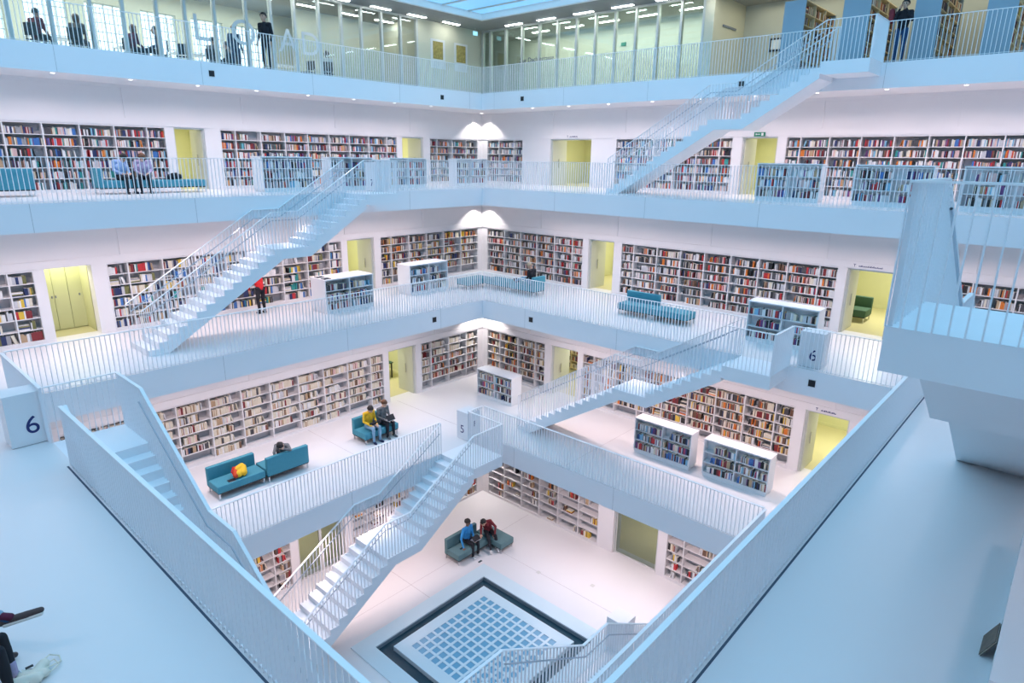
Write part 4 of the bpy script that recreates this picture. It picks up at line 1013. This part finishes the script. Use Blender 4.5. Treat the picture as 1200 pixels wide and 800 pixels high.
# backpack
t = thing('backpack', (-2.62, 7.72, zs5), 'yellow and red backpack lying on the teal sofa', 'backpack')
blob('pack_body', [((-2.72, 7.62, zs5 + .11), .11, (-2.5, 7.80, zs5 + .13), .12), ((-2.70, 7.75, zs5 + .20), .10, (-2.5, 7.85, zs5 + .22), .09), ((-2.55, 7.62, zs5 + .10), .10, (-2.47, 7.78, zs5 + .2), .08)], 'yellow', t)
blob('front_pocket', [((-2.80, 7.60, zs5 + .10), .085, (-2.72, 7.78, zs5 + .22), .085)], 'orange_red', t)
m = MB(); m.tube([(-2.84, 7.58, zs5 + .06), (-2.88, 7.68, zs5 + .22), (-2.78, 7.80, zs5 + .30)], .018); m.build('strap', 'red_cloth', t)
t = thing('notebook', (-2.95, 7.58, zs5), 'white notebook beside the backpack on the teal sofa', 'notebook')
m = MB(); m.box(-3.05, -2.85, 7.50, 7.66, zs5, zs5 + .012); m.build('pages', 'white', t)
m = MB(); m.box(-3.06, -2.845, 7.495, 7.665, zs5 + .012, zs5 + .016); m.build('cover', 'black', t)
t = thing('jacket', (2.15, 7.5, zs5 + .2), 'black jacket lying across the lap of the person in yellow', 'jacket')
blob('jacket_body', [((2.0, 7.58, zs5 + .24), .05, (2.38, 7.55, zs5 + .24), .055), ((2.2, 7.66, zs5 + .26), .05, (2.45, 7.62, zs5 + .24), .045)], 'black_cloth', t)
for dx, lab in ((0, 'dark flat screen lying on the deep end of a low bookcase, closer to the railing'), (.42, 'dark flat screen lying on the deep end of a low bookcase, closer to the wall')):
    t = thing('tablet', (2.2, 10.1 + dx, Z(6) + 1.25), lab, 'tablet')
    m = MB(); m.box(2.06, 2.34, 10.0 + dx, 10.24 + dx, Z(6) + 1.25, Z(6) + 1.265); m.build('case', 'black', t)
    m = MB(); m.box(2.08, 2.32, 10.02 + dx, 10.22 + dx, Z(6) + 1.265, Z(6) + 1.268); m.build('screen', 'dark_water', t)
# laptop, tablet, phone
def laptop(p, rz, lab, name='laptop', tilt=1.9):
    t = thing(name, p, lab, 'laptop', None, rz)
    Mx = Matrix.Translation(p) @ Matrix.Rotation(rz, 4, 'Z')
    m = MB(); m.box(-.16, .16, -.11, .11, 0, .016); m.v = [tuple(Mx @ Vector(q)) for q in m.v]; m.build('keyboard_base', 'laptop', t)
    M2 = Mx @ Matrix.Translation((0, .11, .016)) @ Matrix.Rotation(tilt - PI / 2, 4, 'X')
    m = MB(); m.box(-.16, .16, -.004, .004, 0, .21); m.v = [tuple(M2 @ Vector(q)) for q in m.v]; m.build('screen', 'black', t)
laptop((4.12, 4.52, zs4 + .21), S, 'silver laptop on the knees of the person in blue', tilt=2.6)
laptop((2.72, 7.42, zs5 + .25), S, 'small grey laptop held by the person in patterned jacket', tilt=2.2)
for (p, lab) in (((3.62, 4.72, zs4), 'black phone lying on the grey teal sofa seat'), ((3.95, 4.12, 0.0), 'black phone lying on the floor between sofa and fountain')):
    t = thing('phone', p, lab, 'phone'); m = MB(); m.box(p[0] - .08, p[0] + .08, p[1] - .04, p[1] + .04, p[2], p[2] + .008); m.build('phone_case', 'black', t)
    m = MB(); m.box(p[0] - .072, p[0] + .072, p[1] - .034, p[1] + .034, p[2] + .008, p[2] + .0095); m.build('phone_screen', 'dark_water', t)
t = thing('shoulder_bag', (13.25, -4.1, T8 + 1.2), 'red shoulder bag hanging on the visitor at the top railing', 'bag')
blob('bag_body', [((13.2, -4.12, T8 + 1.18), .09, (13.22, -4.1, T8 + 1.45), .075)], 'dark_red', t)
t = thing('shoulder_bag', (-1.2, 13.7, zs7), 'black bag lying on the upper gallery sofa beside the readers', 'bag')
blob('bag_body', [((-1.35, 13.7, zs7 + .09), .09, (-.95, 13.75, zs7 + .10), .09), ((-1.2, 13.7, zs7 + .14), .08, (-1.05, 13.75, zs7 + .15), .08)], 'black_cloth', t)
# picture book leaning against the low bookcase
t = thing('picture_book', (-1.65, -9.9, z6), 'dark picture book leaning against the front of the close white low bookcase', 'book')
Q = lambda x, v, n_: Vector((x, -9.84 - .115 * v + .022 * n_ * .9, z6 + .001 + .25 * v + .012 * n_))
def leaf(x0, x1, v0, v1, n0, n1): q = MB(); q.hexa([Q(x0, v0, n0), Q(x1, v0, n0), Q(x1, v0, n1), Q(x0, v0, n1), Q(x0, v1, n0), Q(x1, v1, n0), Q(x1, v1, n1), Q(x0, v1, n1)]); return q
leaf(-1.85, -1.45, .02, .98, .2, .8).build('pages', 'paper', t)
leaf(-1.86, -1.44, 0, 1, .8, 1).build('cover', 'dark_print', t); leaf(-1.86, -1.44, 0, 1, 0, .2).build('cover', 'dark_print', t)

# ------------------------------------------------------------------ light
w = bpy.data.worlds.new('World'); bpy.context.scene.world = w; w.use_nodes = True
bg = w.node_tree.nodes['Background']; bg.inputs[0].default_value = (.80, .93, 1.0, 1); bg.inputs[1].default_value = 2.8

# ------------------------------------------------------------------ camera
cd = bpy.data.cameras.new('Camera'); cam = bpy.data.objects.new('Camera', cd); C.objects.link(cam)
fw = Vector((math.cos(PIT) * math.cos(YAW), math.cos(PIT) * math.sin(YAW), -math.sin(PIT)))
rt = Vector((math.sin(YAW), -math.cos(YAW), 0)); up = rt.cross(fw)
r2 = rt * math.cos(ROL) + up * math.sin(ROL); u2 = -rt * math.sin(ROL) + up * math.cos(ROL)
cam.matrix_world = Matrix.Translation(CAM) @ Matrix((r2, u2, -fw)).transposed().to_4x4()
cd.sensor_width = 36; cd.lens = FPX / 1200 * 36; cd.clip_start = .05; cd.clip_end = 200
sc = bpy.context.scene; sc.camera = cam
sc.view_settings.view_transform = 'Standard'; sc.view_settings.look = 'None'; sc.view_settings.gamma = 1; sc.view_settings.exposure = 0.08
try: sc.view_settings.use_curve_mapping = False
except Exception: pass
sc.cycles.max_bounces = 8; sc.cycles.diffuse_bounces = 4; sc.cycles.transparent_max_bounces = 12; sc.cycles.caustics_reflective = False; sc.cycles.caustics_refractive = False
sc.cycles.sample_clamp_indirect = 4

# ------------------------------------------------------------------ books: the 300 that show largest are things, the rest one stuff object
bpy.context.view_layer.update()
dg = bpy.context.evaluated_depsgraph_get()
cp = Vector(CAM)
def px(p):
    d = Vector(p) - cp; z = d.dot(fw)
    if z < .1: return None
    return (600 + FPX * d.dot(r2) / z, 400 - FPX * d.dot(u2) / z)
def poly_area(q): return abs(sum(q[i][0] * q[(i + 1) % len(q)][1] - q[(i + 1) % len(q)][0] * q[i][1] for i in range(len(q)))) / 2
keep = []
for b in BOOKS:
    c_ = b['c']; fr_ = [c_[0], c_[1], c_[5], c_[4]]
    q = [px(p) for p in fr_]
    tp = [px(p) for p in c_[4:]]
    if any(x is None for x in q): b['s'] = 0; continue
    cx_, cy_ = sum(x[0] for x in q) / 4, sum(x[1] for x in q) / 4
    b['s'] = poly_area(q) if (-4 < cx_ < 1204 and -4 < cy_ < 804) else 0
ranked = sorted([b for b in BOOKS if b['s'] > 0], key=lambda b: -b['s'])
picked = []
for b in ranked:
    if len(picked) >= 300: break
    c_ = b['c']; vis_ = 0
    for (u, v) in ((.5, .5), (.5, .85), (.5, .2)):
        bot_ = c_[0].lerp(c_[1], u); top_ = c_[4].lerp(c_[5], u); p = bot_.lerp(top_, v)
        n_ = (c_[0] - c_[3]).normalized(); p = p + n_ * .004
        d = p - cp; L_ = d.length
        hit = sc.ray_cast(dg, cp, d.normalized(), distance=L_ - .004)
        vis_ += (not hit[0])
    if vis_ >= 2: picked.append(b); b['pick'] = True
WSH = {(7, 'N'): 'behind upper gallery readers', (7, 'E'): 'behind highest stair', (6, 'N'): 'by red-clad visitor', (6, 'E'): 'behind teal bench',
       (5, 'N'): 'behind facing sofas', (5, 'E'): 'behind low bookcases', (4, 'N'): 'behind ground floor stair', (4, 'E'): 'facing fountain'}
ROWN = ['', 'top', 'second', 'third', 'fourth', 'fifth', 'sixth']
for b in picked:
    cell = b['cell']; th_ = 'slim' if b['t'] < .026 else ('thick' if b['t'] > .05 else 'medium')
    how = (b['how'] + ' ') if b['how'] else ''
    if cell[0] == 'low': where = '%s in %s row, %s bay, %s' % (ordw(b['i']), ROWN[cell[3]], ordw(cell[2]), cell[1]); grp = 'books in the ' + cell[1]
    elif cell[0] == 'tall': where = '%s in %s row, %s bay, %s tall bookcase up top' % (ordw(b['i']), ROWN[cell[3]], ordw(cell[2]), ordw(cell[1] + 1)); grp = 'books in the tall top gallery bookcases'
    else:
        k, side, wi, bn, rn = cell
        wic = {(6, 'N', 0): 'shelves beside cupboard recess', (6, 'N', 2): 'shelves at middle corner', (6, 'E', 0): 'shelves behind seated woman', (6, 'E', 2): 'shelves past big landing',
               (5, 'N', 1): 'shelves at lower corner', (5, 'E', 0): 'shelves behind lone case', (4, 'N', 0): 'shelves before glass doors', (4, 'E', 1): 'shelves past glass doors'}.get((k, side, wi), 'shelves ' + WSH[k, side])
        where = '%s in %s row, %s bay from corner, %s' % (ordw(b['i']), ROWN[rn], ordw(bn), wic); grp = 'books on the ' + wic
    lab = '%s%s %s book, %s' % (how, th_, b['col'], where)
    if len(lab.replace('-', ' ').split()) > 16: lab = '%s%s book, %s' % (how, b['col'], where)
    c_ = [Vector(q) for q in b['c']]
    m = MB()
    def L3(u, v, w_):      # u across the spine, v into the shelf, w_ up
        lo_ = c_[0].lerp(c_[1], u); lo2 = c_[3].lerp(c_[2], u); hi_ = c_[4].lerp(c_[5], u); hi2 = c_[7].lerp(c_[6], u)
        return lo_.lerp(lo2, v).lerp(hi_.lerp(hi2, v), w_)
    def hb(u0, u1, v0, v1, w0, w1, mi): m.hexa([L3(u0, v0, w0), L3(u1, v0, w0), L3(u1, v1, w0), L3(u0, v1, w0), L3(u0, v0, w1), L3(u1, v0, w1), L3(u1, v1, w1), L3(u0, v1, w1)], mi)
    hb(0, .1, 0, 1, 0, 1, 0); hb(.9, 1, 0, 1, 0, 1, 0); hb(.1, .9, 0, .03, 0, 1, 0); hb(.1, .9, .03, .97, .02, .975, 1)
    o = m.build('book', ['book ' + b['col'], 'paper'], origin=tuple(c_[0].lerp(c_[1], .5)))
    tag(o, lab, 'book', grp)
m = MB(); mi = {n_: i for i, n_ in enumerate(PN)}
for b in BOOKS:
    if b.get('pick'): continue
    m.hexa(b['c'], mi[b['col']], len(PN))
o = m.build('books', ['book ' + n_ for n_ in PN] + ['paper'])
tag(o, 'all the smaller books filling the shelves on every gallery', 'books', None, 'stuff')
print('BOOKS', len(BOOKS), 'picked', len(picked), 'smallest', picked[-1]['s'] if picked else None)
